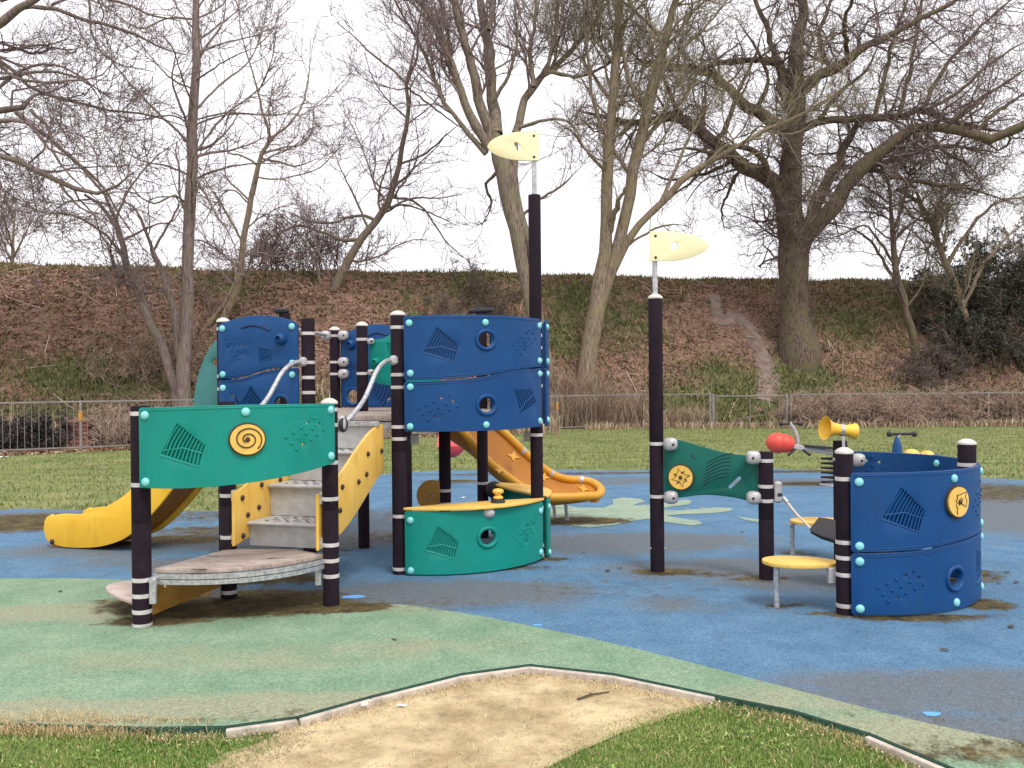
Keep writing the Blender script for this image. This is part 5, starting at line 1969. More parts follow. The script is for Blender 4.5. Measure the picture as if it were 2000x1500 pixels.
def spawn(P, R, n, t0=.15, t1=1.0, ang=(25, 65), ln=(.25, .5), lmin=.15, lmax=9, K=6, rk=.55, rmin=.008, rmax=.2, trop=.08, wig=.25, tip=.4, squash=1.0, rend=.4, taper=.5):
    N, KP, _ = P.shape
    seg = np.linalg.norm(np.diff(P, axis=1), axis=2)
    L = seg.sum(1)
    w = L / L.sum()
    pid = RNG.choice(N, n, p=w)
    t = t0 + (t1 - t0) * RNG.uniform(0, 1, n) ** .9
    f = t * (KP - 1)
    i = np.minimum(f.astype(int), KP - 2)
    u = (f - i)[:, None]
    base = P[pid, i] * (1 - u) + P[pid, i + 1] * u
    rb = R[pid, i] * (1 - u[:, 0]) + R[pid, i + 1] * u[:, 0]
    T = unit(P[pid, i + 1] - P[pid, i])
    rnd = RNG.normal(0, 1, (n, 3))
    rnd[:, 1] *= squash
    perp = unit(rnd - T * (rnd * T).sum(1, keepdims=True))
    a = np.radians(RNG.uniform(ang[0], ang[1], n))[:, None]
    d = unit(T * np.cos(a) + perp * np.sin(a))
    length = np.clip(L[pid] * RNG.uniform(ln[0], ln[1], n) * (1 - taper * t), lmin, lmax)
    r0 = np.clip(rb * rk * RNG.uniform(.7, 1.1, n), rmin, rmax)
    r0 = np.minimum(r0, np.maximum(rb * .9, rmin))
    out = np.empty((n, K, 3)); rr = np.empty((n, K))
    out[:, 0] = base; rr[:, 0] = r0
    st = (length / (K - 1))[:, None]
    p = base.copy()
    for k in range(1, K):
        d = unit(d + RNG.normal(0, wig, (n, 3)) + np.array([0, 0, trop]))
        p = p + d * st
        out[:, k] = p
        rr[:, k] = np.maximum(r0 * (1 - (1 - rend) * k / (K - 1)), rmin * .7)
    return out, rr


def bark(name, c1, c2, lichen=None):
    m = mat(name, c1, c2, 5.5, .95, 1.0, 14, lo=.38, hi=.60, detail=10, stretch=(3.4, 3.4, .55), spec=.15)
    if lichen:
        n, l = nodes_of(m)
        b = n['Principled BSDF']
        src = b.inputs['Base Color'].links[0].from_socket
        tc = n.new('ShaderNodeTexCoord')
        t = n.new('ShaderNodeTexNoise'); t.inputs['Scale'].default_value = 2.2; t.inputs['Detail'].default_value = 7
        l.new(tc.outputs['Object'], t.inputs['Vector'])
        r = n.new('ShaderNodeMapRange'); r.inputs['From Min'].default_value = .46; r.inputs['From Max'].default_value = .62
        r.inputs['To Max'].default_value = .75
        l.new(t.outputs['Fac'], r.inputs['Value'])
        x = n.new('ShaderNodeMix'); x.data_type = 'RGBA'
        l.new(r.outputs['Result'], x.inputs['Factor']); l.new(src, x.inputs[6]); x.inputs[7].default_value = (*lichen, 1)
        l.new(x.outputs[2], b.inputs['Base Color'])
    return m


M['bark_grey'] = bark('grey_brown_bark', (.11, .080, .064), (.31, .245, .20), (.21, .19, .12))
M['bark_dark'] = bark('dark_furrowed_bark', (.062, .043, .036), (.20, .148, .115), (.145, .135, .065))
M['bark_pale'] = bark('pale_lichened_bark', (.13, .094, .068), (.34, .265, .20), (.25, .215, .12))
M['bark_alder'] = bark('smooth_mauve_bark', (.13, .092, .090), (.29, .222, .21), (.20, .175, .12))
M['twig'] = mat('twig_bark', (.15, .102, .100), (.31, .23, .22), 3, .9)
M['twig_dark'] = mat('dark_twig_bark', (.11, .076, .074), (.25, .18, .17), 3, .9)
M['twig_pale'] = mat('budding_twig_bark', (.17, .138, .090), (.34, .285, .20), 3, .9)
M['bud'] = island_mat('opening_buds', [(.20, .20, .08), (.32, .32, .14), (.40, .42, .20)], .7)
M['cone'] = mat('alder_cones', (.10, .068, .064), (.18, .13, .12), 9, .9)


def tree(name, label, limbs, depth, lv, bark_m, twig_m, base=None, group=None, spread=.55, extra=None, trunk_n=1, sides=9, wob=.10, fuzz=0, rs=1.0, skip=()):
    """limbs: pixel polylines (px, py, rpx[, dy]) traced along the photo, each pushed to its own depth.
    The first trunk_n limbs stay in the trunk's plane, the others lean out of it."""
    out = []
    for i, pl in enumerate(limbs):
        dy = 0 if i < trunk_n else RNG.normal(0, spread)
        q = []
        for k, p in enumerate(pl):
            ext = p[3] if len(p) > 3 else 0
            u = k / max(1, len(pl) - 1)
            yy = depth + dy * u * (1.6 if i >= trunk_n else 1) + (ext if ext != 'g' else 0)
            pt = at(p[0], p[1], yy) if ext != 'g' else hp(p[0], p[1]) + V((0, 0, p[2] * .35 * depth / FPX))
            q.append((pt, max(p[2] * rs, .45) * yy / FPX))
        if i >= trunk_n:
            q[-1] = (q[-1][0], min(q[-1][1], .012))
        out.append(q)
    # the trunk stands in the ground
    q0 = out[0][0][0]
    gz = float(max(hill(np.array(q0.x), np.array(q0.y)), -.045))
    if q0.z > gz + .4:
        out[0].insert(0, (V((q0.x, q0.y, gz - .25)), out[0][0][1] * 1.25))
    else:
        out[0][0] = (V((q0.x, q0.y, gz - .1 - 1.05 * out[0][0][1])), out[0][0][1])
    loc = V((q0.x, q0.y, gz))
    t = thing(name, label, 'tree', loc, group)
    Ps, Rs, vs, fs, o = [], [], [], [], 0
    for q in out:
        P, R, L = resample(q, 16)
        j = RNG.normal(0, 1, P.shape) * np.minimum(R[:, None] * .35, wob * .3)
        j[0] = 0; j[-1] = 0
        P = P + j
        R = R * (1 + RNG.normal(0, .05, R.shape))
        Ps.append(P); Rs.append(R)
    P0, R0 = np.stack(Ps), np.stack(Rs)
    v, f = tubes_np(P0, R0, sides)
    np_mesh('trunk', v, f, bark_m, t, True)
    keep = [i for i in range(len(P0)) if i not in skip]
    LV = [(P0[keep], R0[keep])]
    cur = (P0, R0)
    cv, cf, off = [], [], 0
    for spec in lv:
        src = spec.pop('src', None)
        sd = spec.pop('sides', 4)
        base_lv = LV[-1] if src is None else (LV[src] if isinstance(src, int) else None)
        P, R = spawn(base_lv[0], base_lv[1], **spec)
        spec['src'] = src; spec['sides'] = sd
        LV.append((P, R))
        v, f = tubes_np(P, R, sd)
        cv.append(v); cf.append(f + off); off += len(v)
    if fuzz:
        P, R = spawn(P0[:1], R0[:1], fuzz, t0=.12, t1=.75, ang=(50, 95), ln=(.03, .10), lmin=.2, lmax=.9, K=5, rk=.1, rmin=.009, rmax=.014, trop=.12, wig=.35, taper=0)
        P2, R2 = spawn(P, R, fuzz * 3, ln=(.4, .8), lmin=.12, lmax=.5, K=4, rk=.7, rmin=.008, rmax=.012, trop=.05, wig=.35)
        for q in ((P, R), (P2, R2)):
            v, f = tubes_np(*q, 3)
            cv.append(v); cf.append(f + off); off += len(v)
    cr = np_mesh('crown', np.concatenate(cv), np.concatenate(cf), twig_m, t, True)
    if extra:
        kind, n, s0, s1, m_ = extra
        P, R = LV[-1]
        i = RNG.integers(0, len(P), n); k = RNG.integers(1, P.shape[1], n)
        c = P[i, k] + RNG.normal(0, .02, (n, 3))
        s = RNG.uniform(s0, s1, n)[:, None]
        a = unit(RNG.normal(0, 1, (n, 3))); b_ = unit(np.cross(a, RNG.normal(0, 1, (n, 3))))
        c2_ = np.cross(a, b_)
        vv = np.stack([c + a * s, c + b_ * s * .6, c - a * s, c - b_ * s * .6, c + c2_ * s * .6, c - c2_ * s * .6], 1)
        q = np.arange(n)[:, None] * 6
        F = np.concatenate([q + np.array([[x]]) for x in ([0, 1, 4], [1, 2, 4], [2, 3, 4], [3, 0, 4], [1, 0, 5], [2, 1, 5], [3, 2, 5], [0, 3, 5])], 0)
        e = np_mesh(kind, vv, F.reshape(-1, 3), m_, cr)
        e['kind'] = 'stuff'
    return t


def LVL(n1, n2, n3, l1=(.32, .7), l2=(.35, .75), l3=(.35, .75), trop=.08, wig=.25, ang=(25, 65), r3=.010, m1=4.5, n4=0, squash=1.0, t0=.25):
    r = [dict(n=n1, t0=t0, ang=ang, ln=l1, lmin=.8, lmax=m1 * 1.25, K=9, rk=.46, rmin=.015, rmax=.058, rend=.30, trop=trop, wig=wig, sides=5, squash=squash, taper=.3),
         dict(n=int(n2 * 1.3), t0=.12, ang=ang, ln=l2, lmin=.5, lmax=2.2, K=7, rk=.52, rmin=.0095, rmax=.028, rend=.35, trop=trop, wig=wig, sides=4, squash=squash, taper=.3),
         dict(n=int(n3 * 1.5), t0=.1, ang=ang, ln=l3, lmin=.3, lmax=1.15, K=5, rk=.7, rmin=r3 * .74, rmax=.013, trop=trop, wig=wig, sides=3, squash=squash, rend=.6, taper=.3)]
    if n4:
        r.append(dict(n=n4, t0=.1, ang=ang, ln=l3, lmin=.15, lmax=.6, K=4, rk=.8, rmin=r3 * .85, rmax=.014, trop=trop, wig=wig, sides=3, squash=squash, rend=.7))
    return r


# straight alder standing left
tree('bare_tree', 'tall straight bare tree with thin near level side branches, left of the climbing frame',
     [[(357, 790, 13.5), (363, 640, 12), (370, 450, 11.5), (374, 300, 10), (379, 150, 8.2), (384, 0, 6.5), (389, -140, 4)],
      [(383, 215, 2.5), (430, 165, 2), (490, 115, 1.5), (520, 30, 1)], [(379, 300, 2.6), (440, 225, 2), (500, 180, 1.6), (560, 118, 1)],
      [(385, 102, 2.2), (430, 86, 1.8), (490, 72, 1.2), (545, 50, .8)], [(386, 80, 2.4), (440, 40, 1.6), (490, 2, 1)],
      [(381, 245, 2.0), (440, 224, 1.6), (520, 224, 1.2), (585, 222, .8)], [(376, 235, 2.0), (450, 220, 1.6), (540, 225, 1), (600, 200, .7)],
      [(374, 285, 3), (330, 240, 2.4), (280, 190, 2), (235, 140, 1.4), (180, 70, .8)], [(383, 38, 2.2), (330, 35, 1.8), (270, 55, 1.5), (210, 15, 1)],
      [(378, 245, 2), (330, 225, 1.6), (270, 235, 1.2), (230, 225, .8)], [(372, 345, 2.2), (330, 325, 1.8), (280, 315, 1.4), (230, 290, .8)],
      [(380, 210, 2.0), (355, 150, 1.5), (340, 100, 1.2), (320, 70, .7)], [(369, 400, 2.6), (340, 382, 2.2), (300, 398, 1.8), (255, 375, 1.2), (200, 380, .8)],
      [(378, 350, 2.4), (430, 330, 2), (490, 320, 1.4), (560, 318, .9)], [(381, 160, 2), (430, 125, 1.5), (480, 100, 1), (530, 85, .7)],
      [(377, 175, 2), (330, 150, 1.6), (290, 105, 1.2), (260, 60, .8)], [(374, 330, 2.6), (400, 380, 2.2), (430, 430, 1.8), (455, 470, 1.2), (468, 520, 1)],
      [(384, 20, 2), (420, -30, 1.4), (450, -80, 1)], [(382, 60, 2), (350, 20, 1.4), (320, -40, 1)]],
     29.4, LVL(75, 330, 1000, trop=.10, wig=.16, ang=(30, 70), m1=2.2), 'bark_alder', 'twig', spread=1.3, extra=('cones', 900, .012, .030, 'cone'))
# leaning many-stemmed tree left of it
tree('bare_tree', 'leaning bare tree with several mauve stems, in front of the slope at the left',
     [[(345, 760, 12), (318, 680, 11), (290, 620, 10), (268, 570, 9), (250, 520, 8), (238, 470, 6.5), (222, 435, 5), (200, 405, 4), (165, 380, 3)],
      [(352, 730, 9), (345, 640, 8.5), (335, 585, 7.5), (318, 535, 6), (300, 490, 4.5), (285, 455, 3.5), (270, 415, 2.6), (240, 392, 2)],
      [(238, 470, 5), (215, 400, 4), (180, 350, 3.2), (130, 300, 2.6), (95, 265, 2), (40, 220, 1.4)],
      [(250, 510, 4), (200, 455, 3), (140, 420, 2.2), (70, 410, 1.4), (0, 345, .8)],
      [(300, 490, 3), (350, 395, 2), (310, 385, 1.6), (285, 395, 1.2)], [(222, 435, 3.5), (250, 375, 2.4), (300, 310, 1.6), (350, 275, .9)],
      [(240, 470, 3), (300, 440, 2), (340, 430, 1.4), (365, 380, .8)], [(215, 400, 3), (170, 390, 2.2), (120, 400, 1.5), (80, 440, .9)]],
     29.9, LVL(45, 260, 1050, trop=.03, wig=.26, ang=(25, 75), m1=2.0), 'bark_alder', 'twig', spread=.9, trunk_n=2, rs=.85, extra=('cones', 1500, .012, .032, 'cone'))
# great alder whose trunk is out of the picture to the left
tree('bare_tree', 'big spreading bare tree reaching in from the left edge, with dense dark twigs',
     [[(-330, 900, 40), (-320, 600, 34), (-300, 350, 28), (-290, 150, 22), (-280, -60, 16), (-268, -300, 10), (-262, -520, 4)],
      [(-300, 330, 14), (-180, 200, 11), (-60, 90, 9.5), (0, 42, 9), (40, 15, 8), (80, -10, 6), (130, -40, 4)],
      [(-300, 360, 10), (-150, 280, 8), (-40, 225, 7), (30, 215, 6), (56, 205, 5), (62, 185, 3), (100, 180, 2), (160, 150, 1.2)],
      [(-300, 350, 9), (-120, 245, 7), (0, 237, 5), (52, 238, 3.5), (80, 270, 3), (110, 300, 2.2), (160, 300, 1.2)],
      [(-310, 430, 9), (-150, 290, 7), (0, 303, 5.5), (60, 330, 5.2), (110, 352, 5), (160, 378, 4.6), (205, 374, 3.5), (245, 355, 2.4), (262, 335, 1.4)],
      [(30, 218, 5), (75, 255, 4.2), (120, 290, 3.8), (165, 330, 3), (205, 370, 2.4), (240, 430, 1.6), (290, 500, 1)],
      [(-100, 110, 4.5), (0, 118, 4), (60, 170, 3.4), (120, 192, 3), (200, 212, 2.4), (290, 225, 1.8), (365, 248, 1)],
      [(40, 15, 4.5), (100, 18, 4), (190, 45, 3.4), (260, 65, 2.6), (320, 95, 1.8), (368, 108, 1)],
      [(-100, 160, 4), (20, 150, 3.4), (80, 140, 2.8), (130, 145, 2.2), (180, 170, 1.6), (210, 230, 1)],
      [(60, 215, 3.6), (95, 250, 3), (105, 300, 2.5), (140, 345, 1.8), (200, 400, 1)],
      [(-60, 80, 4), (30, 150, 3), (100, 160, 2.4), (190, 150, 1.4), (230, 110, .8)], [(-60, 220, 4), (40, 140, 3), (120, 130, 2), (220, 195, 1.2)],
      [(100, 10, 3), (170, -10, 2.4), (180, 70, 1.8), (220, 120, 1.3), (300, 140, .8)], [(110, 350, 2.6), (150, 400, 2), (200, 430, 1.4), (230, 480, .8)],
      [(0, 0, 5), (120, -20, 4), (220, 0, 3), (300, 30, 2), (350, 40, 1)]],
     26.5, LVL(95, 620, 2400, trop=.02, wig=.30, ang=(25, 75), m1=2.2, squash=.8), 'bark_alder', 'twig_dark', spread=.9, extra=('cones', 3800, .012, .032, 'cone'))
# yellowish leaning tree
tree('bare_tree', 'crooked ochre barked bare tree, over the small blue panel at the left of the frame',
     [[(385, 720, 13), (420, 650, 11), (448, 600, 10), (468, 540, 9), (476, 470, 8), (488, 400, 7), (502, 340, 6.5), (514, 300, 5.5), (529, 273, 5)],
      [(300, 755, 8), (330, 715, 8), (380, 665, 7.5), (425, 610, 6.5), (455, 560, 5.5), (470, 520, 4.5)],
      [(529, 273, 4), (518, 235, 3), (505, 185, 2.6), (490, 130, 2), (470, 60, 1.5), (466, -20, .9)],
      [(529, 270, 3.6), (562, 245, 3), (590, 205, 2.4), (603, 150, 1.8), (607, 75, 1)],
      [(514, 300, 3), (545, 290, 2.6), (590, 282, 2), (610, 255, 1.6), (612, 215, 1)],
      [(508, 325, 3), (470, 302, 2.4), (445, 300, 2), (442, 270, 1.4), (400, 240, .8)],
      [(514, 310, 3), (550, 318, 2.6), (578, 325, 2), (620, 310, 1.2)],
      [(476, 480, 3.6), (450, 430, 2.8), (420, 380, 2), (385, 330, 1.2)], [(500, 345, 2.5), (540, 350, 2), (620, 330, 1.5), (660, 290, 1)],
      [(505, 180, 2), (530, 120, 1.6), (540, 60, 1)], [(490, 400, 2.4), (450, 370, 2), (420, 400, 1.4), (395, 440, .9)]],
     33.6, LVL(55, 270, 950, trop=.07, wig=.22, m1=2.4), 'bark_pale', 'twig', spread=.8, trunk_n=2, rs=.75)
# right-leaning tree in the middle left
tree('bare_tree', 'bare tree leaning right behind the blue panels, with a forked top',
     [[(600, 690, 14), (622, 640, 13), (648, 580, 12.5), (676, 520, 12), (705, 468, 11), (738, 430, 10), (762, 385, 8.5), (780, 320, 7.5), (790, 260, 6.5), (796, 200, 5.5), (793, 168, 4.5)],
      [(793, 168, 4), (812, 120, 3.4), (816, 60, 2.8), (826, 0, 2), (835, -60, 1.2)],
      [(795, 165, 3.6), (765, 135, 3), (720, 100, 2.4), (690, 70, 1.6), (655, 42, .9)],
      [(793, 165, 3.4), (815, 60, 2.6), (800, 20, 2), (770, -40, 1.2)],
      [(793, 168, 3), (840, 205, 2.6), (880, 235, 2), (925, 265, 1.2)],
      [(705, 468, 6), (668, 470, 5), (620, 450, 4), (580, 440, 3), (520, 470, 2), (470, 500, 1.4)],
      [(735, 432, 5), (700, 420, 4), (650, 435, 3.2), (600, 430, 2.4), (555, 410, 1.4)],
      [(765, 385, 4), (800, 390, 3.2), (830, 410, 2.6), (870, 470, 2), (920, 515, 1.2)],
      [(782, 320, 3.4), (830, 300, 2.8), (870, 265, 2), (900, 240, 1.2)],
      [(640, 600, 5), (625, 540, 4), (600, 480, 3), (560, 430, 2), (530, 400, 1)],
      [(770, 370, 3), (735, 360, 2.4), (715, 310, 2), (690, 250, 1.4), (660, 200, .8)],
      [(745, 420, 3.4), (790, 400, 2.6), (850, 420, 2), (890, 440, 1)], [(720, 450, 3.6), (690, 380, 2.6), (670, 340, 1.8), (650, 290, 1)]],
     36.4, LVL(75, 400, 1500, trop=.05, wig=.24, m1=2.6), 'bark_grey', 'twig', spread=.9, trunk_n=1, rs=.72)
# the many-limbed tree behind the tall mast
tree('bare_tree', 'large bare tree of several upright limbs rising behind the taller mast',
     [[(1066, 770, 17), (1057, 720, 14.5), (1045, 640, 13.5), (1030, 560, 13.5), (1014, 480, 14.5), (1000, 410, 16), (986, 350, 18), (974, 300, 17), (967, 268, 11), (963, 235, 6)],
      [(1075, 760, 11), (1062, 680, 9), (1052, 600, 8), (1042, 520, 7.5), (1028, 460, 7.5), (1012, 400, 8), (1002, 350, 8.5), (1003, 300, 8), (1006, 262, 7), (1014, 235, 4)],
      [(958, 292, 11), (930, 245, 9.5), (904, 190, 8), (888, 140, 7), (868, 85, 6), (844, 35, 5), (800, -20, 4), (770, -70, 3)],
      [(962, 280, 12), (942, 215, 10.5), (924, 140, 9.5), (905, 70, 8), (890, 20, 7), (878, -50, 5)],
      [(970, 262, 12), (964, 200, 11), (958, 140, 10), (948, 60, 9), (938, 0, 8), (932, -70, 6)],
      [(955, 60, 5), (962, 10, 5), (975, -60, 4)], [(905, 190, 5), (880, 110, 4.4), (870, 40, 3.6), (850, -30, 2.6)],
      [(1006, 262, 8), (1022, 210, 8), (1042, 168, 7.5), (1070, 140, 6), (1110, 105, 5), (1150, 60, 3.4), (1190, 0, 2)],
      [(1042, 170, 5.5), (1035, 110, 4.4), (1045, 40, 3.6), (1050, -40, 2.4)], [(1068, 142, 4), (1085, 60, 3.4), (1090, 0, 2.4), (1100, -60, 1.6)],
      [(950, 300, 6), (905, 250, 5), (870, 200, 4), (820, 90, 3), (780, 20, 2), (755, -40, 1.3)],
      [(1010, 250, 4), (1060, 235, 3), (1115, 240, 2.4), (1150, 300, 1.6), (1200, 320, 1)],
      [(980, 330, 4), (950, 360, 3), (960, 400, 2), (940, 440, 1.2)], [(1020, 420, 3.5), (1060, 385, 2.6), (1100, 360, 2), (1130, 330, 1.2)],
      [(962, 200, 4), (1000, 130, 3), (1010, 60, 2.4), (1000, -20, 1.6)], [(1070, 140, 4), (1130, 150, 3.2), (1180, 130, 2.4), (1240, 90, 1.4)]],
     33.8, LVL(150, 850, 3400, trop=.12, wig=.20, ang=(20, 60), m1=2.6, t0=.22), 'bark_grey', 'twig', spread=.9, trunk_n=2, skip=(0, 1))
# the three-stemmed tree right of it
tree('bare_tree', 'pale barked bare tree splitting low into three long stems, between the two masts',
     [[(1143, 765, 21), (1148, 715, 18.5), (1157, 650, 16.5), (1167, 590, 16), (1175, 545, 16), (1181, 500, 14), (1184, 440, 12), (1186, 350, 11.5), (1191, 270, 10.5), (1196, 200, 9.5), (1203, 100, 8), (1211, 0, 7), (1216, -80, 5)],
      [(1172, 600, 11), (1188, 545, 12), (1202, 500, 12), (1217, 440, 11.5), (1231, 367, 11.5), (1247, 290, 11), (1262, 227, 10), (1280, 150, 9), (1297, 87, 8), (1320, 10, 7), (1342, -70, 5)],
      [(1190, 545, 9), (1212, 492, 8.5), (1248, 442, 7.5), (1290, 396, 7), (1350, 338, 6), (1420, 298, 5), (1500, 250, 4), (1570, 220, 3), (1640, 180, 1.8)],
      [(1190, 455, 6), (1205, 400, 5.5), (1230, 350, 5)],
      [(1236, 350, 5), (1190, 280, 4), (1160, 200, 3.4), (1150, 120, 2.8), (1140, 30, 2), (1135, -40, 1.2)],
      [(1262, 225, 5), (1230, 160, 4.4), (1215, 90, 3.6), (1190, 20, 2.6), (1170, -50, 1.6)],
      [(1290, 396, 4), (1320, 330, 3.2), (1350, 260, 2.6), (1400, 180, 1.6)], [(1188, 340, 3.6), (1150, 300, 3), (1120, 260, 2.2), (1080, 235, 1.4)],
      [(1196, 200, 4), (1160, 150, 3), (1130, 100, 2.2), (1110, 40, 1.4)], [(1247, 290, 3.6), (1290, 240, 3), (1330, 200, 2.2), (1370, 120, 1.4)],
      [(1280, 150, 4), (1340, 90, 3), (1390, 40, 2.2), (1440, -30, 1.4)], [(1215, 488, 3), (1255, 460, 2.4), (1300, 440, 2), (1340, 440, 1.2)],
      [(1190, 240, 3), (1220, 190, 2.4), (1240, 130, 1.8), (1250, 60, 1)]],
     34.4, LVL(180, 1100, 5000, trop=.09, wig=.22, ang=(25, 65), m1=2.6, t0=.42), 'bark_pale', 'twig_pale', spread=1.0, trunk_n=3, extra=('buds', 3500, .012, .03, 'bud'))
# the oak
tree('oak_tree', 'huge bare oak with thick dark trunk and twisting limbs, on the slope',
     [[(1556, 682, 44), (1554, 662, 38), (1553, 635, 31), (1552, 590, 26), (1552, 540, 27.5), (1551, 490, 31), (1546, 445, 29), (1541, 400, 25), (1545, 350, 22), (1551, 300, 19), (1556, 240, 18.5), (1559, 180, 17), (1562, 120, 14), (1565, 60, 11), (1570, 0, 9), (1574, -80, 7)],
      [(1550, 590, 7), (1541, 645, 11), (1524, 674, 10, 'g'), (1498, 686, 4, 'g')], [(1556, 590, 7), (1567, 645, 11), (1590, 676, 10, 'g'), (1620, 684, 4, 'g')], [(1553, 600, 8), (1554, 652, 13), (1559, 690, 11, 'g'), (1572, 708, 5, 'g')],
      [(1556, 505, 22), (1580, 455, 18), (1615, 412, 16.5), (1645, 372, 15.5), (1675, 338, 14.5), (1715, 298, 13), (1755, 262, 11), (1800, 245, 9.5), (1850, 248, 9.5), (1900, 262, 10), (1945, 268, 9.5), (1985, 252, 8), (2040, 220, 6), (2100, 190, 4)],
      [(1558, 480, 18), (1588, 410, 12), (1612, 355, 10.5), (1640, 305, 9), (1660, 260, 7), (1690, 215, 5)],
      [(1546, 465, 24), (1530, 390, 19), (1505, 352, 17), (1470, 332, 14.5), (1430, 308, 13), (1395, 282, 12.5), (1370, 258, 12), (1335, 240, 11), (1290, 232, 9), (1240, 240, 7), (1190, 232, 5), (1120, 215, 3)],
      [(1540, 255, 12), (1510, 238, 11.5), (1475, 215, 11), (1440, 192, 10), (1415, 165, 9), (1385, 142, 8), (1330, 138, 6.5), (1280, 120, 4.5), (1230, 125, 3)],
      [(1548, 215, 12), (1532, 160, 11), (1518, 125, 9), (1470, 118, 7.5), (1420, 122, 6.5), (1370, 130, 5), (1320, 130, 3.4), (1260, 150, 2)],
      [(1563, 180, 12), (1592, 150, 10.5), (1625, 130, 9.5), (1660, 112, 8.5), (1700, 80, 7), (1760, 55, 5.5), (1850, 10, 4), (1930, -40, 2.6)],
      [(1572, 250, 8), (1610, 236, 7.5), (1655, 232, 7), (1710, 232, 6.5), (1760, 228, 6), (1805, 214, 6), (1850, 236, 5.5), (1910, 250, 4), (1980, 262, 2.6)],
      [(1530, 160, 7), (1510, 90, 6), (1490, 40, 5), (1470, -20, 4), (1450, -80, 2.6)],
      [(1708, 230, 4.6), (1722, 170, 4.2), (1738, 100, 3.6), (1758, 40, 3), (1790, -50, 2)], [(1755, 228, 4.6), (1772, 160, 4.2), (1785, 90, 3.6), (1798, 20, 3), (1805, -50, 2)],
      [(1800, 215, 4.6), (1840, 140, 4), (1890, 80, 3.2), (1950, 20, 2.4), (2010, -30, 1.6)], [(1812, 214, 4.2), (1870, 180, 3.6), (1940, 120, 2.8), (2020, 70, 1.8)],
      [(1850, 240, 4), (1920, 190, 3.2), (1980, 150, 2.4), (2040, 110, 1.6)], [(1690, 325, 6), (1730, 318, 5.4), (1790, 300, 4.6), (1840, 285, 4), (1900, 290, 3), (1960, 300, 1.8)],
      [(1700, 330, 5), (1760, 350, 4), (1830, 360, 3.2), (1900, 370, 2.4), (1990, 400, 1.4)], [(1505, 352, 7), (1480, 300, 6), (1440, 285, 5), (1400, 300, 4), (1340, 290, 2.6), (1290, 300, 1.6)],
      [(1395, 285, 6), (1420, 240, 5), (1440, 180, 4), (1470, 120, 3), (1490, 60, 2)], [(1475, 215, 5), (1500, 160, 4), (1480, 100, 3), (1440, 40, 2)],
      [(1655, 112, 5), (1650, 50, 4), (1670, -20, 3), (1680, -80, 2)], [(1620, 130, 5), (1600, 70, 4), (1620, 10, 3), (1640, -60, 2)],
      [(1430, 310, 5), (1400, 330, 4), (1350, 345, 3), (1300, 350, 2), (1260, 330, 1.2)], [(1340, 240, 5), (1310, 190, 4), (1290, 130, 3), (1260, 80, 2)],
      [(1450, 322, 4), (1425, 370, 3), (1410, 410, 2), (1415, 450, 1.2)], [(1395, 290, 4), (1365, 340, 3), (1330, 370, 2), (1290, 400, 1.2)],
      [(1800, 248, 4), (1850, 300, 3), (1890, 320, 2.2), (1920, 360, 1.4)], [(1900, 262, 5), (1960, 210, 4), (2020, 170, 3)], [(1600, 232, 5), (1640, 180, 4), (1690, 140, 3), (1720, 80, 2)]],
     37.8, LVL(430, 2200, 8500, trop=.03, wig=.36, ang=(30, 80), m1=2.6, l1=(.25, .6), t0=.25, r3=.011), 'bark_dark', 'twig_dark', spread=1.1, trunk_n=4, sides=14, wob=.3, fuzz=900, skip=(1, 2, 3),
     extra=('buds', 2600, .012, .035, 'bud'))
# thin tree right of the oak
tree('bare_tree', 'slim dark bare tree forking above the slope, right of the huge oak',
     [[(1800, 770, 11), (1790, 700, 10.5), (1775, 630, 9.5), (1760, 570, 9), (1750, 520, 8.5), (1745, 475, 7.5), (1746, 440, 6), (1738, 395, 4.5), (1732, 350, 3.4), (1700, 280, 2)],
      [(1748, 445, 4.5), (1762, 405, 3.6), (1772, 350, 2.8), (1785, 300, 1.8), (1790, 250, 1)],
      [(1758, 560, 5), (1728, 515, 4.2), (1700, 470, 3.4), (1670, 450, 2.6), (1620, 435, 1.6)], [(1750, 520, 4), (1715, 470, 3.2), (1690, 440, 2.6), (1640, 460, 1.6), (1600, 470, .9)],
      [(1746, 470, 3), (1800, 420, 2.4), (1840, 400, 1.8), (1900, 400, 1)], [(1740, 400, 2.6), (1700, 370, 2), (1660, 350, 1.2)], [(1770, 600, 3), (1800, 560, 2.4), (1810, 500, 1.8), (1830, 440, 1)]],
     38.2, LVL(60, 460, 2400, trop=.05, wig=.24, m1=2.2), 'bark_dark', 'twig_dark', spread=.8, rs=.75)
# low branches with budding leaves at the right of the oak
tree('bare_tree', 'small budding tree of fine olive twigs, right of the oak trunk over the crest',
     [[(1905, 700, 8), (1880, 600, 7), (1850, 520, 6), (1820, 440, 5), (1790, 390, 4), (1750, 370, 3)], [(1850, 520, 4), (1900, 440, 3.4), (1940, 400, 2.6), (1995, 385, 1.8), (2060, 380, 1)],
      [(1820, 440, 3.6), (1840, 390, 3), (1880, 360, 2.4), (1930, 345, 1.4)], [(1800, 400, 3), (1780, 360, 2.4), (1740, 330, 2), (1700, 310, 1.2)], [(1880, 600, 4), (1920, 520, 3), (1960, 470, 2), (2010, 430, 1)]],
     39.5, LVL(60, 480, 2600, trop=.06, wig=.25, m1=1.8), 'bark_pale', 'twig_pale', spread=.8, extra=('buds', 3000, .015, .04, 'bud'))
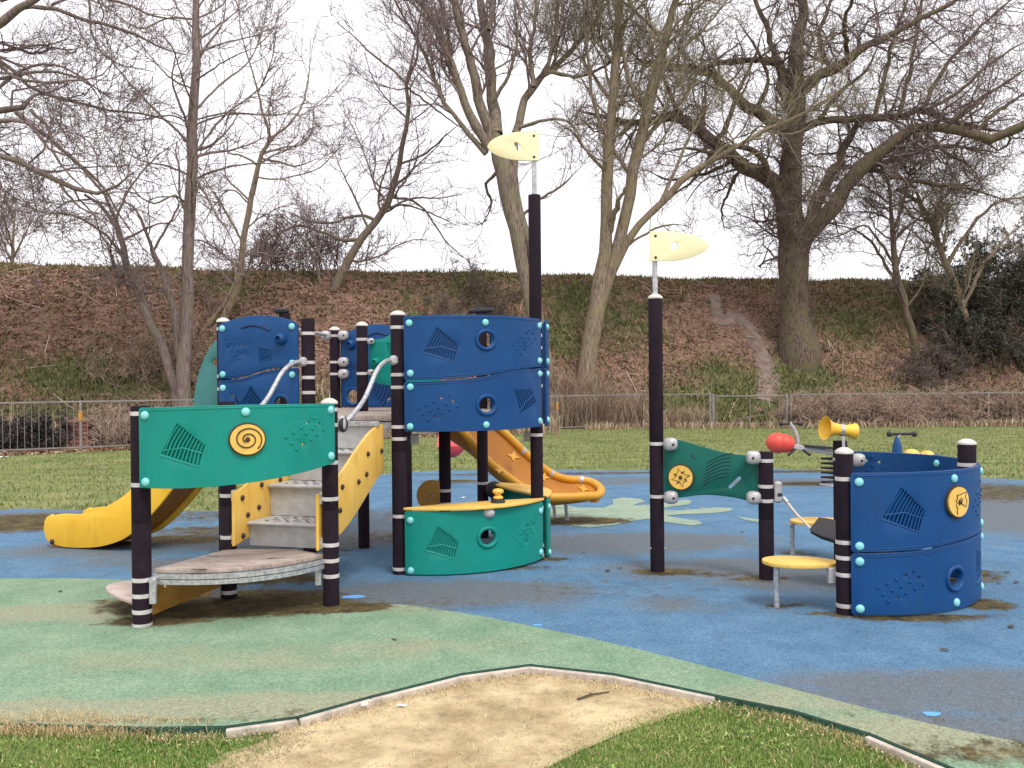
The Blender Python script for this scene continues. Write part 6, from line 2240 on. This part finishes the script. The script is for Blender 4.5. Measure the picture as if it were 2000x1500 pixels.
# pale tree far off beyond the crest
tree('bare_tree', 'small pale bare tree beyond the crest at the far left',
     [[(22, 560, 4), (24, 520, 3.6), (26, 480, 3), (28, 440, 2), (30, 405, 1)], [(24, 515, 2.4), (5, 470, 1.8), (-10, 430, 1)], [(25, 505, 2.2), (48, 460, 1.6), (62, 430, 1)], [(26, 490, 2), (12, 440, 1.4), (8, 415, .8)]],
     62, LVL(40, 300, 1300, trop=.1, wig=.2, m1=2.0, r3=.013), 'bark_pale', 'twig', spread=1.0)


def shrub(name, label, spots, depth_fn, n_stems, h, spread_, lv, stem_m, twig_m, r0=.022, cat='bush', extra=None, lean=.5):
    """thicket of stems springing from the ground"""
    base = []
    for _ in range(n_stems):
        s = spots[RNG.integers(0, len(spots))]
        x = s[0] + RNG.normal(0, spread_); y = s[1] + RNG.normal(0, spread_ * .5)
        base.append((x, y, max(float(hill(np.array(x), np.array(y))), -.05)))
    B = np.array(base)
    K = 8
    P = np.empty((n_stems, K, 3)); R = np.empty((n_stems, K))
    d = unit(np.stack([RNG.normal(0, lean, n_stems), RNG.normal(0, lean, n_stems), np.ones(n_stems)], 1))
    hh = h * RNG.uniform(.5, 1.15, n_stems)
    p = B.copy()
    for k in range(K):
        P[:, k] = p; R[:, k] = r0 * (1 - .7 * k / (K - 1))
        d = unit(d + RNG.normal(0, .20, d.shape) + np.array([0, 0, -.02]))
        p = p + d * (hh / (K - 1))[:, None]
    t = thing(name, label, cat, V((float(B[:, 0].mean()), float(B[:, 1].mean()), float(B[:, 2].min()))))
    v, f = tubes_np(P, R, 5)
    np_mesh('stems', v, f, stem_m, t, True)
    cv, cf, off = [], [], 0
    cur = (P, R)
    for s in lv:
        sd = s.pop('sides'); s.pop('src', None)
        cur = spawn(*cur, **s)
        v, f = tubes_np(*cur, sd)
        cv.append(v); cf.append(f + off); off += len(v)
    np_mesh('twigs', np.concatenate(cv), np.concatenate(cf), twig_m, t, True)
    if extra:
        n, s0, s1, m_ = extra
        Pl, Rl = cur
        i = RNG.integers(0, len(Pl), n); k = RNG.integers(1, Pl.shape[1], n)
        c = Pl[i, k] + RNG.normal(0, .04, (n, 3))
        s = RNG.uniform(s0, s1, n)[:, None]
        a = unit(RNG.normal(0, 1, (n, 3))); b_ = unit(np.cross(a, RNG.normal(0, 1, (n, 3))))
        vv = np.stack([c + a * s, c + b_ * s * .5, c - a * s, c - b_ * s * .5], 1)
        e = np_mesh('foliage', vv, np.arange(n * 4).reshape(n, 4), m_, t)
    return t


def SL(n1, n2, r=.009, ln=(.3, .6), trop=.05, wig=.28):
    return [dict(n=n1, t0=.15, ang=(25, 75), ln=ln, lmin=.3, lmax=1.6, K=6, rk=.6, rmin=r * 1.2, rmax=.02, trop=trop, wig=wig, sides=4),
            dict(n=n2, t0=.1, ang=(25, 75), ln=ln, lmin=.2, lmax=.8, K=5, rk=.7, rmin=r, rmax=.014, trop=trop, wig=wig, sides=3, rend=.6)]


M['holly'] = island_mat('dark_evergreen_leaves', [(.010, .016, .009), (.020, .030, .016), (.035, .048, .024), (.075, .085, .055), (.055, .038, .035)], .6, spec=.25)
M['bramble'] = mat('bramble_cane', (.28, .185, .145), (.52, .38, .30), 2.5, .9)
M['bramble_dark'] = mat('old_cane', (.12, .083, .068), (.27, .195, .155), 2.5, .9)
M['ivy'] = island_mat('bramble_leaves', [(.03, .04, .02), (.06, .075, .035), (.12, .12, .06), (.18, .11, .07)], .7)
M['darkleaf'] = island_mat('blackish_leaves', [(.012, .013, .014), (.025, .027, .026), (.055, .058, .056)], .5)

# thorn thicket on the crest
sp = [tuple(hp(px_, 530))[:2] for px_ in (490, 530, 570, 610, 650, 690)]
shrub('thorn_thicket', 'tangled bare thorn thicket on the crest, between the crooked tree and the right leaning tree', [(s[0], s[1] + 1.2) for s in sp], None, 90, 2.9, .5,
      SL(1100, 4200, .0105, wig=.34, trop=-.01), M['bramble_dark'], M['twig'], .024, lean=.75)
# dark evergreen at the right edge
sp = [tuple(hp(px_, py_))[:2] for px_, py_ in ((1890, 720), (1930, 700), (1970, 690), (1990, 720), (1880, 680), (1930, 620), (1980, 620), (2040, 650), (1910, 650), (2060, 720), (1960, 560), (2020, 560), (1880, 610), (1900, 590))]
shrub('evergreen_bush', 'big dark evergreen bush on the slope at the right edge', sp, None, 150, 2.6, .55, SL(1700, 6500, .010), M['bark_dark'], M['twig_dark'], .035, extra=(42000, .035, .09, M['holly']), lean=.45)
sp = [tuple(hp(px_, py_))[:2] for px_, py_ in ((1960, 560), (2000, 545), (2040, 560))]
shrub('evergreen_bush', 'loose leafy dark bush standing over the crest at the right edge', sp, None, 50, 3.2, .6, SL(500, 2500, .010), M['bark_dark'], M['twig_dark'], .03, extra=(5200, .03, .075, M['holly']), lean=.4)
# brambles behind the right railing
for (x0, x1, y0, n, h, lab, lm) in ((9.8, 11.6, 31.9, 150, 1.25, 'tan bramble tangle behind the railing, just right of the gate', ('ivy', 1500)),
                                    (11.4, 15.2, 31.8, 330, 1.20, 'broad dry brown bramble bank pressing on the right railing', ('ivy', 1200)),
                                    (14.6, 18.5, 32.2, 230, 1.35, 'greenish bramble mound at the right end of the railing', ('ivy', 9000))):
    sp = [(x0 + (x1 - x0) * k / 11, y0 + .5 * math.sin(k * 2.1)) for k in range(12)]
    shrub('bramble_patch', lab, sp, None, n, h, .28, SL(n * 8, n * 30, .008, wig=.36, trop=-.05), M['bramble'], M['bramble'], .014, extra=(lm[1], .02, .05, M[lm[0]]), lean=.8)
sp = [tuple(hp(px_, py_))[:2] for px_, py_ in ((1820, 740), (1850, 730), (1800, 755))]
shrub('bramble_patch', 'dark scrub on the lower slope, between the slim tree and the evergreen bush', sp, None, 90, 1.3, .5, SL(700, 2600, .009, wig=.34), M['bramble_dark'], M['twig_dark'], .018, extra=(3500, .025, .06, M['ivy']), lean=.7)
p = line(30)
shrub('evergreen_bush', 'low blackish evergreen bush behind the railing at the left edge', [(p[0] - 1.7 + .28 * k, p[1] + 1.2 + .05 * k) for k in range(7)], None, 55, .72, .2, SL(500, 2000, .008), M['bark_dark'], M['twig_dark'], .014, extra=(12000, .025, .05, M['darkleaf']), lean=.5)
p = line(205)
shrub('bramble_patch', 'brown bramble tangle behind the left railing, right of the taped post', [(p[0] - .8 + .35 * k, p[1] + 1.3 + .1 * k) for k in range(8)], None, 130, 1.1, .25, SL(800, 2800, .008, wig=.36), M['bramble_dark'], M['bramble'], .014, lean=.8)
sp = [tuple(hp(px_, py_))[:2] for px_, py_ in ((300, 735), (360, 720), (250, 745), (400, 700))]
shrub('bramble_patch', 'straggling pale brush round the foot of the straight tree', sp, None, 110, 1.2, .6, SL(600, 2200, .009, wig=.34), M['bramble'], M['bramble'], .016, extra=(1500, .025, .06, M['ivy']), lean=.8)
sp = [tuple(hp(px_, py_))[:2] for px_, py_ in ((900, 610), (950, 580), (870, 640), (980, 640))]
shrub('bramble_patch', 'dark bramble tangle on the slope above the big blue panel', sp, None, 70, 1.2, .6, SL(500, 2000, .009, wig=.36), M['bramble_dark'], M['twig_dark'], .016, extra=(2500, .02, .05, M['herb']), lean=.8)
# ------------------------------------------------------------------ overcast daylight
SUN_EL, SUN_AZ = math.radians(56), math.radians(155)     # azimuth from +Y clockwise: behind the camera, to the right
w = bpy.data.worlds.new('World')
SC.world = w
w.use_nodes = True
n, l = w.node_tree.nodes, w.node_tree.links
bg = n['Background']
bg.inputs['Strength'].default_value = .105
sky = n.new('ShaderNodeTexSky')
sky.sky_type = 'NISHITA'
sky.sun_disc = False
sky.sun_elevation = SUN_EL
sky.sun_rotation = SUN_AZ
sky.air_density = 1.0
sky.dust_density = 3.0
tc = n.new('ShaderNodeTexCoord')
nz = n.new('ShaderNodeTexNoise')
nz.inputs['Scale'].default_value = 2.2
nz.inputs['Detail'].default_value = 5
l.new(tc.outputs['Generated'], nz.inputs['Vector'])
cr = n.new('ShaderNodeValToRGB')
cr.color_ramp.elements[0].position = .3
cr.color_ramp.elements[1].position = .7
cr.color_ramp.elements[0].color = (9.0, 8.75, 9.15, 1)
cr.color_ramp.elements[1].color = (10.6, 10.35, 10.65, 1)
l.new(nz.outputs['Fac'], cr.inputs['Fac'])
mx = n.new('ShaderNodeMix')
mx.data_type = 'RGBA'
mx.inputs['Factor'].default_value = .90
l.new(sky.outputs['Color'], mx.inputs[6])
l.new(cr.outputs['Color'], mx.inputs[7])
l.new(mx.outputs[2], bg.inputs['Color'])

sd = bpy.data.lights.new('sun', 'SUN')
sd.energy = 1.5
sd.angle = math.radians(18)
sd.color = (1.0, .96, .90)
so = bpy.data.objects.new('sun', sd)
COL.objects.link(so)
dv = V((math.sin(SUN_AZ) * math.cos(SUN_EL), math.cos(SUN_AZ) * math.cos(SUN_EL), math.sin(SUN_EL)))
so.rotation_euler = dv.to_track_quat('Z', 'Y').to_euler()
so.location = (4, -8, 14)

SC.view_settings.view_transform = 'Standard'
SC.view_settings.look = 'None'
SC.view_settings.exposure = 0.43
SC.view_settings.gamma = 1
SC.view_settings.use_curve_mapping = False
SC.cycles.max_bounces = 6
SC.cycles.diffuse_bounces = 3
